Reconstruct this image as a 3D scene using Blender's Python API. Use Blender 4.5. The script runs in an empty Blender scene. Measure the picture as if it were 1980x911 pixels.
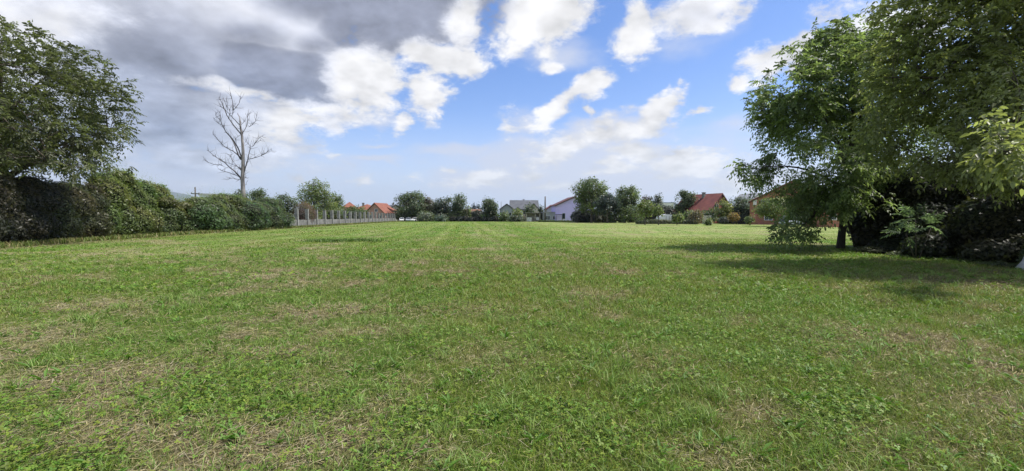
import bpy, math, random
import numpy as np
from math import radians as R, pi
# ------------------------------------------------------------------ camera, world, sun, exposure
S = bpy.context.scene
COL = S.collection
CAM_H, F, CX, HZ = 1.6, 831.0, 990.0, 420.0        # eye height, focal length / centre / horizon in photo pixels
PITCH = math.atan((455.5-HZ)/F)
cd = bpy.data.cameras.new('camera'); cam = bpy.data.objects.new('camera', cd); COL.objects.link(cam)
cd.sensor_width = 36.0; cd.lens = 36.0*F/1980.0; cd.clip_start = 0.05; cd.clip_end = 30000
cam.location = (0, 0, CAM_H); cam.rotation_euler = (pi/2-PITCH, 0, 0); S.camera = cam

def ray(px, py):
    u, v = (px-CX)/F, (455.5-py)/F
    c, s = math.cos(PITCH), math.sin(PITCH)
    return np.array((u, c+v*s, -s+v*c))
def P(px, py, Y):                                   # world point seen at (px,py), Y metres ahead
    d = ray(px, py); return d*(Y/d[1]) + np.array((0, 0, CAM_H))
def PG(px, py):                                     # ground point
    d = ray(px, py); return d*(CAM_H/-d[2]) + np.array((0, 0, CAM_H))
def XA(px, Y): return P(px, HZ, Y)[0]
def ZA(py, Y): return P(CX, py, Y)[2]

S.view_settings.view_transform = 'Standard'; S.view_settings.look = 'None'
S.view_settings.gamma = 1; S.view_settings.use_curve_mapping = False
S.view_settings.exposure = 0.95
S.render.engine = 'CYCLES'
S.cycles.max_bounces = 8; S.cycles.diffuse_bounces = 5; S.cycles.glossy_bounces = 2
S.cycles.transmission_bounces = 6; S.cycles.transparent_max_bounces = 8
S.cycles.use_denoising = True
SUN_EL, SUN_AZ = 60.0, 92.0                          # azimuth measured from +Y towards +X
sd = bpy.data.lights.new('sun', 'SUN'); sun = bpy.data.objects.new('sun', sd); COL.objects.link(sun)
sd.energy = 3.3; sd.angle = R(2.6); sd.color = (1.0, 0.955, 0.88)
sun.rotation_euler = (R(90-SUN_EL), 0, R(180-SUN_AZ)); sun.location = (60, 20, 90)

W = bpy.data.worlds.new('World'); S.world = W; W.use_nodes = True
def build_world():
    nt = W.node_tree; N = nt.nodes; L = nt.links; N.clear()
    def nd(t, **k):
        n = N.new(t)
        for a, b in k.items(): setattr(n, a, b)
        return n
    def put(sock, v):
        if hasattr(v, 'is_output') or isinstance(v, bpy.types.NodeSocket): L.new(v, sock)
        else: sock.default_value = v
    def m(op, a, b=0.0, c=None, clamp=False):
        n = nd('ShaderNodeMath', operation=op, use_clamp=clamp); put(n.inputs[0], a); put(n.inputs[1], b)
        if c is not None: put(n.inputs[2], c)
        return n.outputs[0]
    def vm(op, a, b=None):
        n = nd('ShaderNodeVectorMath', operation=op); put(n.inputs[0], a)
        if b is not None: put(n.inputs[1], b)
        return n
    def ss(x, a, b, c=0.0, d=1.0):
        n = nd('ShaderNodeMapRange', interpolation_type='SMOOTHSTEP'); put(n.inputs[0], x)
        for i, q in enumerate((a, b, c, d)): put(n.inputs[i+1], q)
        return n.outputs[0]
    def noise(v, sc, det=6, rough=0.55, out=0, dist=0.0):
        n = nd('ShaderNodeTexNoise'); put(n.inputs['Vector'], v); n.inputs['Scale'].default_value = sc
        n.inputs['Detail'].default_value = det; n.inputs['Roughness'].default_value = rough; n.inputs['Distortion'].default_value = dist
        return n.outputs[out]
    def mix(f, a, b):
        n = nd('ShaderNodeMix', data_type='RGBA'); put(n.inputs[0], f); put(n.inputs[6], a); put(n.inputs[7], b)
        return n.outputs[2]
    tc = nd('ShaderNodeTexCoord'); D = tc.outputs['Generated']
    sp = nd('ShaderNodeSeparateXYZ'); L.new(D, sp.inputs[0])
    az = m('ARCTAN2', sp.outputs[0], sp.outputs[1]); el = m('ARCSINE', sp.outputs[2])
    # cloud-deck coordinates: flatter towards the horizon
    den = m('ADD', m('MAXIMUM', sp.outputs[2], 0.0), 0.38)
    dk = vm('DIVIDE', D); cb = nd('ShaderNodeCombineXYZ')
    for i in range(3): L.new(den, cb.inputs[i])
    L.new(cb.outputs[0], dk.inputs[1]); K = dk.outputs[0]
    ae = nd('ShaderNodeCombineXYZ'); L.new(az, ae.inputs[0]); L.new(el, ae.inputs[1])
    # warp
    wc = noise(K, 4.5, 3, 0.55, 1)
    wv = vm('SUBTRACT', wc, (0.5, 0.5, 0.5)).outputs[0]
    wsc = nd('ShaderNodeVectorMath', operation='SCALE'); L.new(wv, wsc.inputs[0]); wsc.inputs[3].default_value = 0.075
    A = vm('ADD', ae.outputs[0], wsc.outputs[0]).outputs[0]
    fl = vm('MULTIPLY', A, (1, 1, 0)).outputs[0]
    def azel(px, py):
        d = ray(px, py); d = d/np.linalg.norm(d); return np.array((math.atan2(d[0], d[1]), math.asin(d[2])))
    last = [None]
    def blobs(lst, soft=None):
        acc = None
        for (px, py, rx, ry, rot, w) in lst:
            c = azel(px, py); a = R(rot)
            e1 = azel(px+rx*math.cos(a)*.5, py-rx*math.sin(a)*.5)-azel(px-rx*math.cos(a)*.5, py+rx*math.sin(a)*.5)
            e2 = azel(px-ry*math.sin(a)*.5, py-ry*math.cos(a)*.5)-azel(px+ry*math.sin(a)*.5, py+ry*math.cos(a)*.5)
            mp = nd('ShaderNodeMapping', vector_type='TEXTURE'); 
            q = fl
            if last[0] is not None:                 # evaluates the blobs one after another (keeps the shader stack small)
                ma = nd('ShaderNodeVectorMath', operation='MULTIPLY_ADD'); L.new(last[0], ma.inputs[0]); ma.inputs[1].default_value = (1e-9,)*3; L.new(fl, ma.inputs[2]); q = ma.outputs[0]
            L.new(q, mp.inputs[0])
            mp.inputs[1].default_value = (c[0], c[1], 0)
            mp.inputs[2].default_value = (0, 0, math.atan2(e1[1], e1[0]))
            mp.inputs[3].default_value = (np.linalg.norm(e1), np.linalg.norm(e2), 1)
            ln = vm('LENGTH', mp.outputs[0]).outputs[1]
            v = m('MULTIPLY', m('SUBTRACT', 1.0, ln), w)
            acc = v if acc is None else m('SMOOTH_MAX', acc, v, 0.12)
            last[0] = acc
        return m('MAXIMUM', acc, -0.6)
    thick = blobs(CLOUDS); grey = blobs(GREY); thin = blobs(THIN); lit = blobs(LIT)
    fb = noise(K, 8.0, 8, 0.66, 0, 0.15)
    fb2 = noise(K, 2.2, 3, 0.5)
    fbs = noise(vm('ADD', K, (0.03, 0.0, 0.05)).outputs[0], 6.0, 3, 0.5)
    fbl = noise(K, 6.0, 3, 0.5)
    # a light field of clouds elsewhere on the sphere (behind the camera, overhead)
    back = ss(m('ABSOLUTE', az), 1.0, 1.5); up = ss(el, 0.62, 0.8)
    gen = m('MULTIPLY', m('MAXIMUM', back, up), m('SUBTRACT', m('MULTIPLY', fb2, 3.0), 1.25))
    dens = m('ADD', m('MAXIMUM', thick, m('SUBTRACT', gen, m('SUBTRACT', 1.0, m('MAXIMUM', back, up)))), m('ADD', m('MULTIPLY', m('SUBTRACT', fb, 0.5), 3.0), m('MULTIPLY', m('SUBTRACT', noise(K, 24.0, 4, 0.7, 0, 0.8), 0.5), 0.9)))
    alpha = ss(dens, -0.12, 0.72)
    tden = m('ADD', thin, m('MULTIPLY', m('SUBTRACT', noise(vm('MULTIPLY', K, (1, 1, 2.5)).outputs[0], 4.0, 6, 0.6), 0.5), 1.3))
    talpha = m('MULTIPLY', ss(tden, -0.1, 0.7), 0.80)
    # clear sky
    sky = nd('ShaderNodeTexSky', sky_type='NISHITA'); sky.sun_disc = False
    sky.sun_elevation = R(SUN_EL); sky.sun_rotation = R(SUN_AZ); sky.altitude = 200; sky.air_density = 1.0; sky.dust_density = 0.6; sky.ozone_density = 1.6
    hs = nd('ShaderNodeHueSaturation'); hs.inputs['Saturation'].default_value = 1.3; hs.inputs['Value'].default_value = 1.0
    L.new(sky.outputs[0], hs.inputs['Color'])
    blue = vm('MULTIPLY', hs.outputs[0], SKY_TINT).outputs[0]
    hz = ss(el, -0.02, 0.25, 0.96, 0.0)
    blue = mix(hz, blue, HAZE_COL)
    # cloud light: thick cores and undersides grey, sunlit edges white
    rel = m('MULTIPLY', m('SUBTRACT', fbl, fbs), 1.1)
    g = ss(m('ADD', grey, m('MULTIPLY', m('SUBTRACT', fb2, 0.5), 1.3)), -0.35, 1.3)
    g2 = m('MULTIPLY', g, m('SUBTRACT', 1.0, ss(m('ADD', lit, m('MULTIPLY', m('SUBTRACT', fb, 0.5), 1.3)), -0.2, 0.6)))
    light = m('ADD', m('MULTIPLY', ss(dens, 0.1, 1.3), 0.10), m('ADD', 0.86, rel))
    light = m('MULTIPLY', light, ss(g2, 0.0, 1.0, 1.0, 0.37))
    light = m('MULTIPLY', light, m('ADD', 1.0, m('MULTIPLY', g2, m('MULTIPLY', m('SUBTRACT', fb, 0.5), 1.1))))
    light = m('MINIMUM', m('MAXIMUM', light, 0.14), 1.06)
    ccol = mix(g2, (1.0, 0.995, 1.005, 1), mix(ss(el, 0.08, 0.36), (0.72, 0.93, 1.42, 1), (0.86, 0.94, 1.22, 1)))
    cs = nd('ShaderNodeVectorMath', operation='SCALE'); L.new(ccol, cs.inputs[0]); L.new(m('MULTIPLY', light, CLOUD_V), cs.inputs[3])
    c1 = mix(talpha, blue, mix(ss(grey, -0.1, 0.7), THIN_COL, (2.9, 4.0, 6.0, 1)))
    # far clouds near the horizon sink into the pale air
    farf = ss(el, 0.02, 0.22, 0.28, 0.0)
    c2 = mix(farf, cs.outputs[0], (HAZE_COL[0]*1.02, HAZE_COL[1], HAZE_COL[2]*0.95, 1))
    fin = mix(alpha, c1, c2)
    bg = nd('ShaderNodeBackground'); L.new(fin, bg.inputs[0]); bg.inputs[1].default_value = SKY_STRENGTH
    o = nd('ShaderNodeOutputWorld'); L.new(bg.outputs[0], o.inputs[0])
SKY_STRENGTH = 0.065
SKY_TINT = (1.75, 1.42, 1.55)
CLOUD_V = 8.1
HAZE_COL = (4.35, 5.5, 7.4, 1)
THIN_COL = (5.6, 5.95, 7.0, 1)
#          px    py   rx   ry  rot weight   (photo directions of the real clouds)
CLOUDS = [(525, 212, 90, 36, 0, 1.6), (330, 40, 640, 200, -6, 2.2), (60, 190, 330, 170, 0, 1.6), (640, 150, 210, 120, 10, 1.6), (810, 20, 190, 110, 20, 2.4), (560, 20, 300, 120, 0, 2.2), (860, 112, 95, 48, 0, 1.4),
          (825, 185, 56, 64, 30, 1.35), (778, 237, 30, 22, 20, 1.1), (555, 235, 85, 55, 10, 1.3), (700, 190, 60, 45, 30, 1.1), (900, 60, 45, 60, 0, 1.0), (380, 225, 300, 120, -15, 1.5), (60, 260, 330, 110, 0, 1.3), (360, 300, 220, 60, 0, 1.0),
          (1045, 28, 128, 66, 10, 1.6), (1010, 72, 52, 42, 30, 1.3), (1078, 138, 48, 26, 0, 1.0), (1060, 105, 40, 22, -20, 0.7),
          (1228, 82, 58, 48, 35, 1.25), (1240, 32, 45, 42, 40, 1.25), (1350, 22, 115, 52, 15, 1.4),
          (1150, 165, 52, 30, 25, 1.25), (1062, 220, 62, 26, 28, 1.15), (1147, 218, 14, 10, 0, 0.9), (985, 246, 16, 34, -10, 0.6), (1110, 190, 40, 18, 30, 0.8),
          (1262, 222, 74, 26, 35, 1.5), (1200, 256, 120, 36, 10, 1.15), (1090, 285, 90, 26, 8, 0.95), (1235, 300, 70, 24, -5, 0.9), (1068, 300, 22, 30, 10, 0.7), (1330, 322, 105, 34, 5, 1.3),
          (930, 352, 90, 19, 4, 1.2), (1025, 328, 55, 16, 20, 0.6), (1045, 358, 60, 14, 0, 0.8), (1180, 322, 60, 16, 0, 0.95), (1430, 360, 90, 20, 0, 0.9),
          (1485, 128, 78, 38, 12, 1.4), (1432, 160, 32, 17, 0, 1.0), (1560, 110, 90, 50, 10, 1.4), (1700, 60, 160, 70, 0, 1.3), (1360, 214, 44, 11, 25, 0.75),
          (642, 300, 20, 10, 0, 1.0), (575, 346, 26, 12, 0, 1.0), (711, 347, 20, 11, 0, 0.8), (482, 328, 24, 20, 0, 1.0), (802, 347, 22, 9, 0, 0.5), (866, 324, 14, 8, 0, 0.8)]
THIN = [(1150, 265, 150, 42, 14, 1.4), (1080, 320, 230, 46, 3, 1.5), (1230, 330, 110, 60, 20, 1.3), (980, 345, 150, 40, 0, 1.2), (330, 330, 300, 60, 0, 1.0), (1120, 330, 330, 80, 4, 0.8), (250, 300, 330, 120, 0, 1.2), (420, 270, 200, 110, 0, 1.2), (1080, 300, 270, 60, 6, 1.1), (1150, 350, 380, 60, 0, 1.0), (1430, 350, 200, 60, 0, 0.9), (700, 236, 90, 12, -3, 0.7), (730, 279, 40, 8, 0, 0.7), (725, 312, 60, 10, 0, 0.8), (1010, 250, 40, 40, 0, 0.5),
        (900, 290, 110, 18, 4, 0.8), (620, 330, 160, 30, 0, 0.5), (1080, 110, 80, 50, 0, 0.6), (1300, 60, 120, 60, 0, 0.5), (1420, 240, 90, 25, 10, 0.4)]
GREY = [(795, 25, 210, 100, 5, 5.0), (565, 150, 190, 62, -8, 3.2), (700, 0, 300, 80, 0, 2.0), (330, 110, 480, 280, 0, .78), (330, 240, 240, 140, 0, .85), (480, 60, 180, 80, 0, .9), (620, 85, 120, 70, 0, .8), (100, 250, 300, 130, 0, 0.9), (1370, 25, 90, 40, 15, 0.35), (1600, 60, 200, 60, 0, 0.3)]
LIT = [(700, 165, 80, 85, 20, 1.3), (850, 115, 90, 45, 0, 1.2), (555, 238, 70, 42, 20, 1.3), (668, 110, 40, 22, 20, 0.5), (60, 30, 160, 60, 0, 0.25), (900, 40, 40, 60, 0, 0.8), (480, 180, 150, 14, -10, 0.7), (620, 205, 90, 16, -8, 0.5), (810, 200, 70, 60, 0, 1.0)]
build_world()
# ------------------------------------------------------------------ helpers
def link(o, parent=None):
    COL.objects.link(o)
    if parent is not None: o.parent = parent
    return o
def tag(o, label=None, cat=None, group=None, kind=None):
    if label: o['label'] = label
    if cat: o['category'] = cat
    if group: o['group'] = group
    if kind: o['kind'] = kind
    return o
def thing(name, label, cat, loc=(0, 0, 0), rz=0.0, group=None):
    o = bpy.data.objects.new(name, None); o.empty_display_size = 0.3
    o.location = tuple(float(v) for v in loc); o.rotation_euler = (0, 0, rz)
    return tag(link(o), label, cat, group)
def dup(root, loc, rz, label=None, cat=None):
    r = root.copy(); COL.objects.link(r); r.location = tuple(float(v) for v in loc); r.rotation_euler = (0, 0, rz)
    if label: r['label'] = label
    for ch in list(root.children):
        c = ch.copy(); COL.objects.link(c); c.parent = r
        for g in ch.children:
            d = g.copy(); COL.objects.link(d); d.parent = c
    return r
def raw(name, V, Fl, starts, mat, parent=None, color=None, smooth=False):
    """mesh from flat arrays: V (n,3), Fl loop vertex indices, starts first loop of each face"""
    me = bpy.data.meshes.new(name)
    me.vertices.add(len(V)); me.vertices.foreach_set('co', np.ascontiguousarray(V, dtype=np.float32).ravel())
    me.loops.add(len(Fl)); me.loops.foreach_set('vertex_index', np.ascontiguousarray(Fl, dtype=np.int32).ravel())
    me.polygons.add(len(starts)); me.polygons.foreach_set('loop_start', np.ascontiguousarray(starts, dtype=np.int32))
    if smooth: me.polygons.foreach_set('use_smooth', np.ones(len(starts), dtype=bool))
    if color is not None:
        a = me.attributes.new('tint', 'FLOAT_COLOR', 'POINT')
        c = np.ones((len(V), 4), dtype=np.float32); c[:, :3] = color
        a.data.foreach_set('color', c.ravel())
    me.update(); me.validate()
    if mat: me.materials.append(mat)
    o = bpy.data.objects.new(name, me); link(o, parent)
    return o
def fixed(name, V, Fc, mat, parent=None, color=None, smooth=False):
    Fc = np.asarray(Fc); k = Fc.shape[1]
    return raw(name, V, Fc.ravel(), np.arange(len(Fc))*k, mat, parent, color, smooth)

class MB:                                            # collects boxes, prisms and tubes into ONE mesh
    def __init__(s): s.v = []; s.f = []
    def add(s, vs, fs):
        n = len(s.v); s.v += [tuple(map(float, q)) for q in vs]; s.f += [tuple(i+n for i in q) for q in fs]; return s
    def box(s, x0, x1, y0, y1, z0, z1, bev=0.0):
        if bev <= 0:
            return s.add([(x0,y0,z0),(x1,y0,z0),(x1,y1,z0),(x0,y1,z0),(x0,y0,z1),(x1,y0,z1),(x1,y1,z1),(x0,y1,z1)],
                         [(3,2,1,0),(4,5,6,7),(0,1,5,4),(1,2,6,5),(2,3,7,6),(3,0,4,7)])
        b = bev
        ring = lambda z, i: [(x0+i+b,y0+i,z),(x1-i-b,y0+i,z),(x1-i,y0+i+b,z),(x1-i,y1-i-b,z),(x1-i-b,y1-i,z),(x0+i+b,y1-i,z),(x0+i,y1-i-b,z),(x0+i,y0+i+b,z)]
        vs = ring(z0, 0)+ring(z1-b, 0)+ring(z1, b*.7)
        fs = [tuple(range(7,-1,-1)), tuple(range(16,24))]
        for k in (0, 8): fs += [(k+i, k+(i+1)%8, k+8+(i+1)%8, k+8+i) for i in range(8)]
        return s.add(vs, fs)
    def prism(s, prof, y0, y1, axis='y'):            # closed profile (x,z) extruded along y (or (y,z) along x)
        n = len(prof)
        if axis == 'y': vs = [(a, y0, b) for a, b in prof]+[(a, y1, b) for a, b in prof]
        else: vs = [(y0, a, b) for a, b in prof]+[(y1, a, b) for a, b in prof]
        fs = [tuple(range(n)), tuple(range(2*n-1, n-1, -1))]+[(i, n+i, n+(i+1) % n, (i+1) % n) for i in range(n)]
        return s.add(vs, fs)
    def tube(s, pts, rad, sides=6, cap=True):
        pts = [np.array(p, float) for p in pts]; n = len(pts); vs = []
        rad = [rad]*n if np.isscalar(rad) else rad
        for i, p in enumerate(pts):
            t = pts[min(i+1, n-1)]-pts[max(i-1, 0)]; t /= (np.linalg.norm(t)+1e-9)
            a = np.cross(t, (0.31, 0.87, 0.2) if abs(t[2]) > .6 else (0, 0, 1)); a /= (np.linalg.norm(a)+1e-9); b = np.cross(t, a)
            vs += [p+rad[i]*(math.cos(2*pi*k/sides)*a+math.sin(2*pi*k/sides)*b) for k in range(sides)]
        fs = [(i*sides+k, i*sides+(k+1) % sides, (i+1)*sides+(k+1) % sides, (i+1)*sides+k) for i in range(n-1) for k in range(sides)]
        if cap: fs += [tuple(range(sides-1, -1, -1)), tuple(range((n-1)*sides, n*sides))]
        return s.add(vs, fs)
    def build(s, name, mat, parent=None, smooth=False):
        me = bpy.data.meshes.new(name); me.from_pydata(s.v, [], s.f); me.update()
        if smooth:
            for p in me.polygons: p.use_smooth = True
        if mat: me.materials.append(mat)
        o = bpy.data.objects.new(name, me); link(o, parent); return o

# smooth value noise in numpy
def _h(ix, iy, seed):
    n = (ix.astype(np.int64)*374761393 + iy.astype(np.int64)*668265263 + seed*974634777) & 0x7fffffff
    n = ((n ^ (n >> 13))*1274126177) & 0x7fffffff
    return ((n ^ (n >> 16)) & 0xffff)/65535.0
def vnoise(x, y, seed=0):
    ix = np.floor(x); iy = np.floor(y); fx = x-ix; fy = y-iy
    fx = fx*fx*(3-2*fx); fy = fy*fy*(3-2*fy)
    return (_h(ix,iy,seed)*(1-fx)+_h(ix+1,iy,seed)*fx)*(1-fy)+(_h(ix,iy+1,seed)*(1-fx)+_h(ix+1,iy+1,seed)*fx)*fy
def fbm(x, y, seed=0, oct=4):
    s = 0; a = 0.5; t = 0
    for i in range(oct):
        s = s+a*vnoise(x*2**i+i*17.3, y*2**i+i*9.1, seed+i); t += a; a *= 0.5
    return s/t
def sstep(a, b, x):
    t = np.clip((x-a)/(b-a), 0, 1); return t*t*(3-2*t)
def unit(v): return v/(np.linalg.norm(v, axis=-1, keepdims=True)+1e-9)

# ------------------------------------------------------------------ materials
MATS = {}
def new_mat(name):
    m = bpy.data.materials.new(name); m.use_nodes = True; MATS[name] = m
    return m, m.node_tree.nodes, m.node_tree.links, m.node_tree.nodes['Principled BSDF']
def leaf_mat(name, trans=0.3, rough=0.5, tcol=(1.15, 1.35, 0.55), spec=0.25, gain=None):
    m, N, L, b = new_mat(name)
    a = N.new('ShaderNodeAttribute'); a.attribute_name = 'tint'
    b.inputs['Roughness'].default_value = rough; b.inputs['Specular IOR Level'].default_value = spec
    src = a.outputs['Color']
    if gain:
        gm = N.new('ShaderNodeVectorMath'); gm.operation = 'MULTIPLY'; gm.inputs[1].default_value = gain; L.new(src, gm.inputs[0]); src = gm.outputs[0]
    L.new(src, b.inputs['Base Color'])
    t = N.new('ShaderNodeBsdfTranslucent'); v = N.new('ShaderNodeVectorMath'); v.operation = 'MULTIPLY'; v.inputs[1].default_value = tcol
    L.new(src, v.inputs[0]); L.new(v.outputs[0], t.inputs[0])
    mx = N.new('ShaderNodeMixShader'); mx.inputs[0].default_value = trans
    L.new(b.outputs[0], mx.inputs[1]); L.new(t.outputs[0], mx.inputs[2])
    L.new(mx.outputs[0], N['Material Output'].inputs[0]); return m
def noisy(name, c1, c2, scale=3.0, rough=0.85, bump=0.0, det=6, stretch=(1, 1, 1), spec=0.3, c3=None, metal=0.0):
    """two (or three) colours broken up by noise in object space"""
    m, N, L, b = new_mat(name)
    tc = N.new('ShaderNodeTexCoord'); mp = N.new('ShaderNodeMapping'); mp.inputs[3].default_value = stretch
    L.new(tc.outputs['Object'], mp.inputs[0])
    n = N.new('ShaderNodeTexNoise'); n.inputs['Scale'].default_value = scale; n.inputs['Detail'].default_value = det; n.inputs['Roughness'].default_value = 0.62
    L.new(mp.outputs[0], n.inputs['Vector'])
    r = N.new('ShaderNodeValToRGB'); e = r.color_ramp.elements
    e[0].position = 0.32; e[0].color = (*c1, 1); e[1].position = 0.68; e[1].color = (*c2, 1)
    if c3: q = e.new(0.80); q.color = (*c3, 1)
    L.new(n.outputs[0], r.inputs[0]); L.new(r.outputs[0], b.inputs['Base Color'])
    b.inputs['Roughness'].default_value = rough; b.inputs['Specular IOR Level'].default_value = spec; b.inputs['Metallic'].default_value = metal
    if bump:
        bm = N.new('ShaderNodeBump'); bm.inputs['Strength'].default_value = bump; bm.inputs['Distance'].default_value = 0.02
        L.new(n.outputs[0], bm.inputs['Height']); L.new(bm.outputs[0], b.inputs['Normal'])
    return m
def tiles(name, c1, c2, row=0.34, rough=0.8):
    """roof tiles: courses and columns from a brick texture, weathered"""
    m, N, L, b = new_mat(name)
    tc = N.new('ShaderNodeTexCoord'); n = N.new('ShaderNodeTexNoise'); n.inputs['Scale'].default_value = 0.8; n.inputs['Detail'].default_value = 8
    L.new(tc.outputs['Object'], n.inputs['Vector'])
    w = N.new('ShaderNodeTexWave'); w.bands_direction = 'Z'; w.inputs['Scale'].default_value = 1.3; w.inputs['Distortion'].default_value = 0.3
    L.new(tc.outputs['Object'], w.inputs['Vector'])
    r = N.new('ShaderNodeValToRGB'); e = r.color_ramp.elements; e[0].position = .3; e[0].color = (*c1, 1); e[1].position = .7; e[1].color = (*c2, 1)
    L.new(n.outputs[0], r.inputs[0])
    mx = N.new('ShaderNodeMix'); mx.data_type = 'RGBA'; mx.blend_type = 'MULTIPLY'; mx.inputs[0].default_value = 0.35
    L.new(r.outputs[0], mx.inputs[6]); L.new(w.outputs['Color'], mx.inputs[7]); L.new(mx.outputs[2], b.inputs['Base Color'])
    b.inputs['Roughness'].default_value = rough
    bm = N.new('ShaderNodeBump'); bm.inputs['Strength'].default_value = .5; bm.inputs['Distance'].default_value = .04
    L.new(w.outputs['Fac'], bm.inputs['Height']); L.new(bm.outputs[0], b.inputs['Normal']); return m
def brick(name, c1, c2, mortar, sx=0.5):
    m, N, L, b = new_mat(name)
    tc = N.new('ShaderNodeTexCoord'); t = N.new('ShaderNodeTexBrick')
    sp = N.new('ShaderNodeSeparateXYZ'); cb = N.new('ShaderNodeCombineXYZ'); ad = N.new('ShaderNodeMath'); ad.operation = 'ADD'
    L.new(tc.outputs['Object'], sp.inputs[0]); L.new(sp.outputs[0], ad.inputs[0]); L.new(sp.outputs[1], ad.inputs[1]); L.new(ad.outputs[0], cb.inputs[0]); L.new(sp.outputs[2], cb.inputs[1])
    L.new(cb.outputs[0], t.inputs['Vector']); t.inputs['Color1'].default_value = (*c1, 1); t.inputs['Color2'].default_value = (*c2, 1); t.inputs['Mortar'].default_value = (*mortar, 1)
    t.inputs['Scale'].default_value = 1.0; t.inputs['Brick Width'].default_value = sx; t.inputs['Row Height'].default_value = sx*.5; t.inputs['Mortar Size'].default_value = 0.018
    n = N.new('ShaderNodeTexNoise'); n.inputs['Scale'].default_value = 1.2; n.inputs['Detail'].default_value = 8; L.new(tc.outputs['Object'], n.inputs['Vector'])
    mx = N.new('ShaderNodeMix'); mx.data_type = 'RGBA'; mx.blend_type = 'OVERLAY'; mx.inputs[0].default_value = .5
    L.new(t.outputs[0], mx.inputs[6]); L.new(n.outputs['Color'], mx.inputs[7])
    hs = N.new('ShaderNodeHueSaturation'); hs.inputs['Saturation'].default_value = .9; L.new(mx.outputs[2], hs.inputs['Color'])
    L.new(hs.outputs[0], b.inputs['Base Color']); b.inputs['Roughness'].default_value = .9; return m
M_LEAF = leaf_mat('leaf_surface', .54, .42, (1.2, 1.3, .7), .5, (1.75, 1.55, 2.1)); M_GRASS = leaf_mat('grass_blade_surface', 0.28, 0.5, (1.1, 1.3, 0.6), 0.3, (1.19, 1.20, .88))
M_DRY = leaf_mat('dry_stalk_surface', 0.1, 0.8, (1, 1, .9), 0.1)
M_BARK = noisy('bark', (0.045, 0.036, 0.028), (0.13, 0.11, 0.09), 6, .95, .6, stretch=(3, 3, .6))
M_BARKD = noisy('dark_bark', (0.03, 0.024, 0.02), (0.07, 0.06, 0.05), 6, .95, .5, stretch=(3, 3, .6))
M_DEAD = noisy('weathered_dead_wood', (0.15, 0.135, 0.13), (0.34, 0.31, 0.30), 2.2, .9, .4, stretch=(2, 2, .5))
M_DEADB = noisy('dead_branch_wood', (0.05, 0.042, 0.04), (0.13, 0.115, 0.11), 2.2, .9, .3)
M_CORE = noisy('dark_shade_core', (0.010, 0.012, 0.008), (0.030, 0.034, 0.018), 9, 1.0, .3)
def glass_mat(name, col=(0.03, 0.04, 0.05)):
    m, N, L, b = new_mat(name); b.inputs['Base Color'].default_value = (*col, 1); b.inputs['Roughness'].default_value = .08; b.inputs['Specular IOR Level'].default_value = .8; return m
M_GLASS = glass_mat('window_glass')
# ------------------------------------------------------------------ the field
HEDGE = [(-70, -8), (-24.6, 13), (-27.2, 22), (-31.0, 40), (-33.2, 60), (-41.6, 155)]      # foot of hedge and wall, x of y
def hedge_x(y): return np.interp(y, [q[1] for q in HEDGE], [q[0] for q in HEDGE])
def spot(x, y, px, py, rx, ry):
    g = PG(px, py); return np.exp(-(((x-g[0])/rx)**2+((y-g[1])/ry)**2))
def fields(x, y):
    """dry: straw / thin places, clover: broad-leaved patches, tall: length of the sward"""
    s = x+0.113*y                                     # rows run parallel to the wall
    row = fbm(s*0.9, y*0.035, 3, 3)
    n1 = fbm(x*0.55, y*0.55, 11, 4); n2 = fbm(x*1.9, y*1.9, 21, 3); n3 = fbm(x*0.16, y*0.12, 31, 3)
    dry = sstep(0.50, 0.74, 0.45*n1+0.40*n2+0.2*row+0.0)
    near = np.exp(-np.maximum(y, 0)/9)
    for (px, py, rx, ry, w) in ((560, 870, .62, .34, 1.0), (470, 835, .4, .2, .7), (100, 745, .75, .35, 1.0), (190, 715, .55, .3, .8), (50, 650, 1.0, .45, .9), (470, 680, .9, .25, .8), (330, 712, .5, .2, .7),
                             (945, 690, .55, .5, .55), (1640, 640, .8, .5, .7), (1690, 680, .7, .4, .7), (1960, 800, .6, .6, .8), (1780, 860, .5, .3, .6), (1450, 800, .35, .3, .6), (1920, 545, 2.4, 1.6, 1.0),
                             (180, 590, 1.0, .6, .7), (600, 550, 1.5, .8, .45), (1270, 700, .5, .4, .5), (700, 640, .8, .3, .6), (930, 600, 1.0, .7, .4), (1380, 880, .3, .25, .7), (820, 880, .35, .2, .5), (720, 600, 1.2, .5, .4)):
        dry = dry+w*spot(x, y, px, py, rx, ry)
    hx = hedge_x(y); d = x-hx
    strip = sstep(2.6, 0.3, d)*(d > -6)
    dry = np.clip(np.maximum(dry, strip*1.2), 0, 1)
    clover = sstep(0.50, 0.66, 0.6*fbm(x*0.7+9, y*0.7+4, 41, 3)+0.4*fbm(x*2.6, y*2.6, 43, 2))
    for (px, py, rx, ry, w) in ((450, 735, .8, .35, .9), (560, 790, .6, .3, 1.0), (640, 850, .5, .25, .8), (260, 760, .6, .25, .7), (350, 800, .5, .2, .6), (30, 800, .5, .25, 1.0), (1080, 800, .5, .25, .8), (1180, 860, .4, .2, .8),  # the leftmost spot is clover added in place of a cast shadow
                             (1350, 650, .9, .5, .6), (1560, 720, .7, .35, .6), (1880, 700, .8, .5, .7), (1700, 850, .5, .25, .7), (900, 820, .4, .2, .6)):
        clover = clover+w*spot(x, y, px, py, rx, ry)
    clover = np.clip(clover*(1-dry*.8), 0, 1)
    tall = 0.55+0.9*n3+0.5*(n2-.5)
    return dry, clover, tall, row, n1, n3, strip
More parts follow.
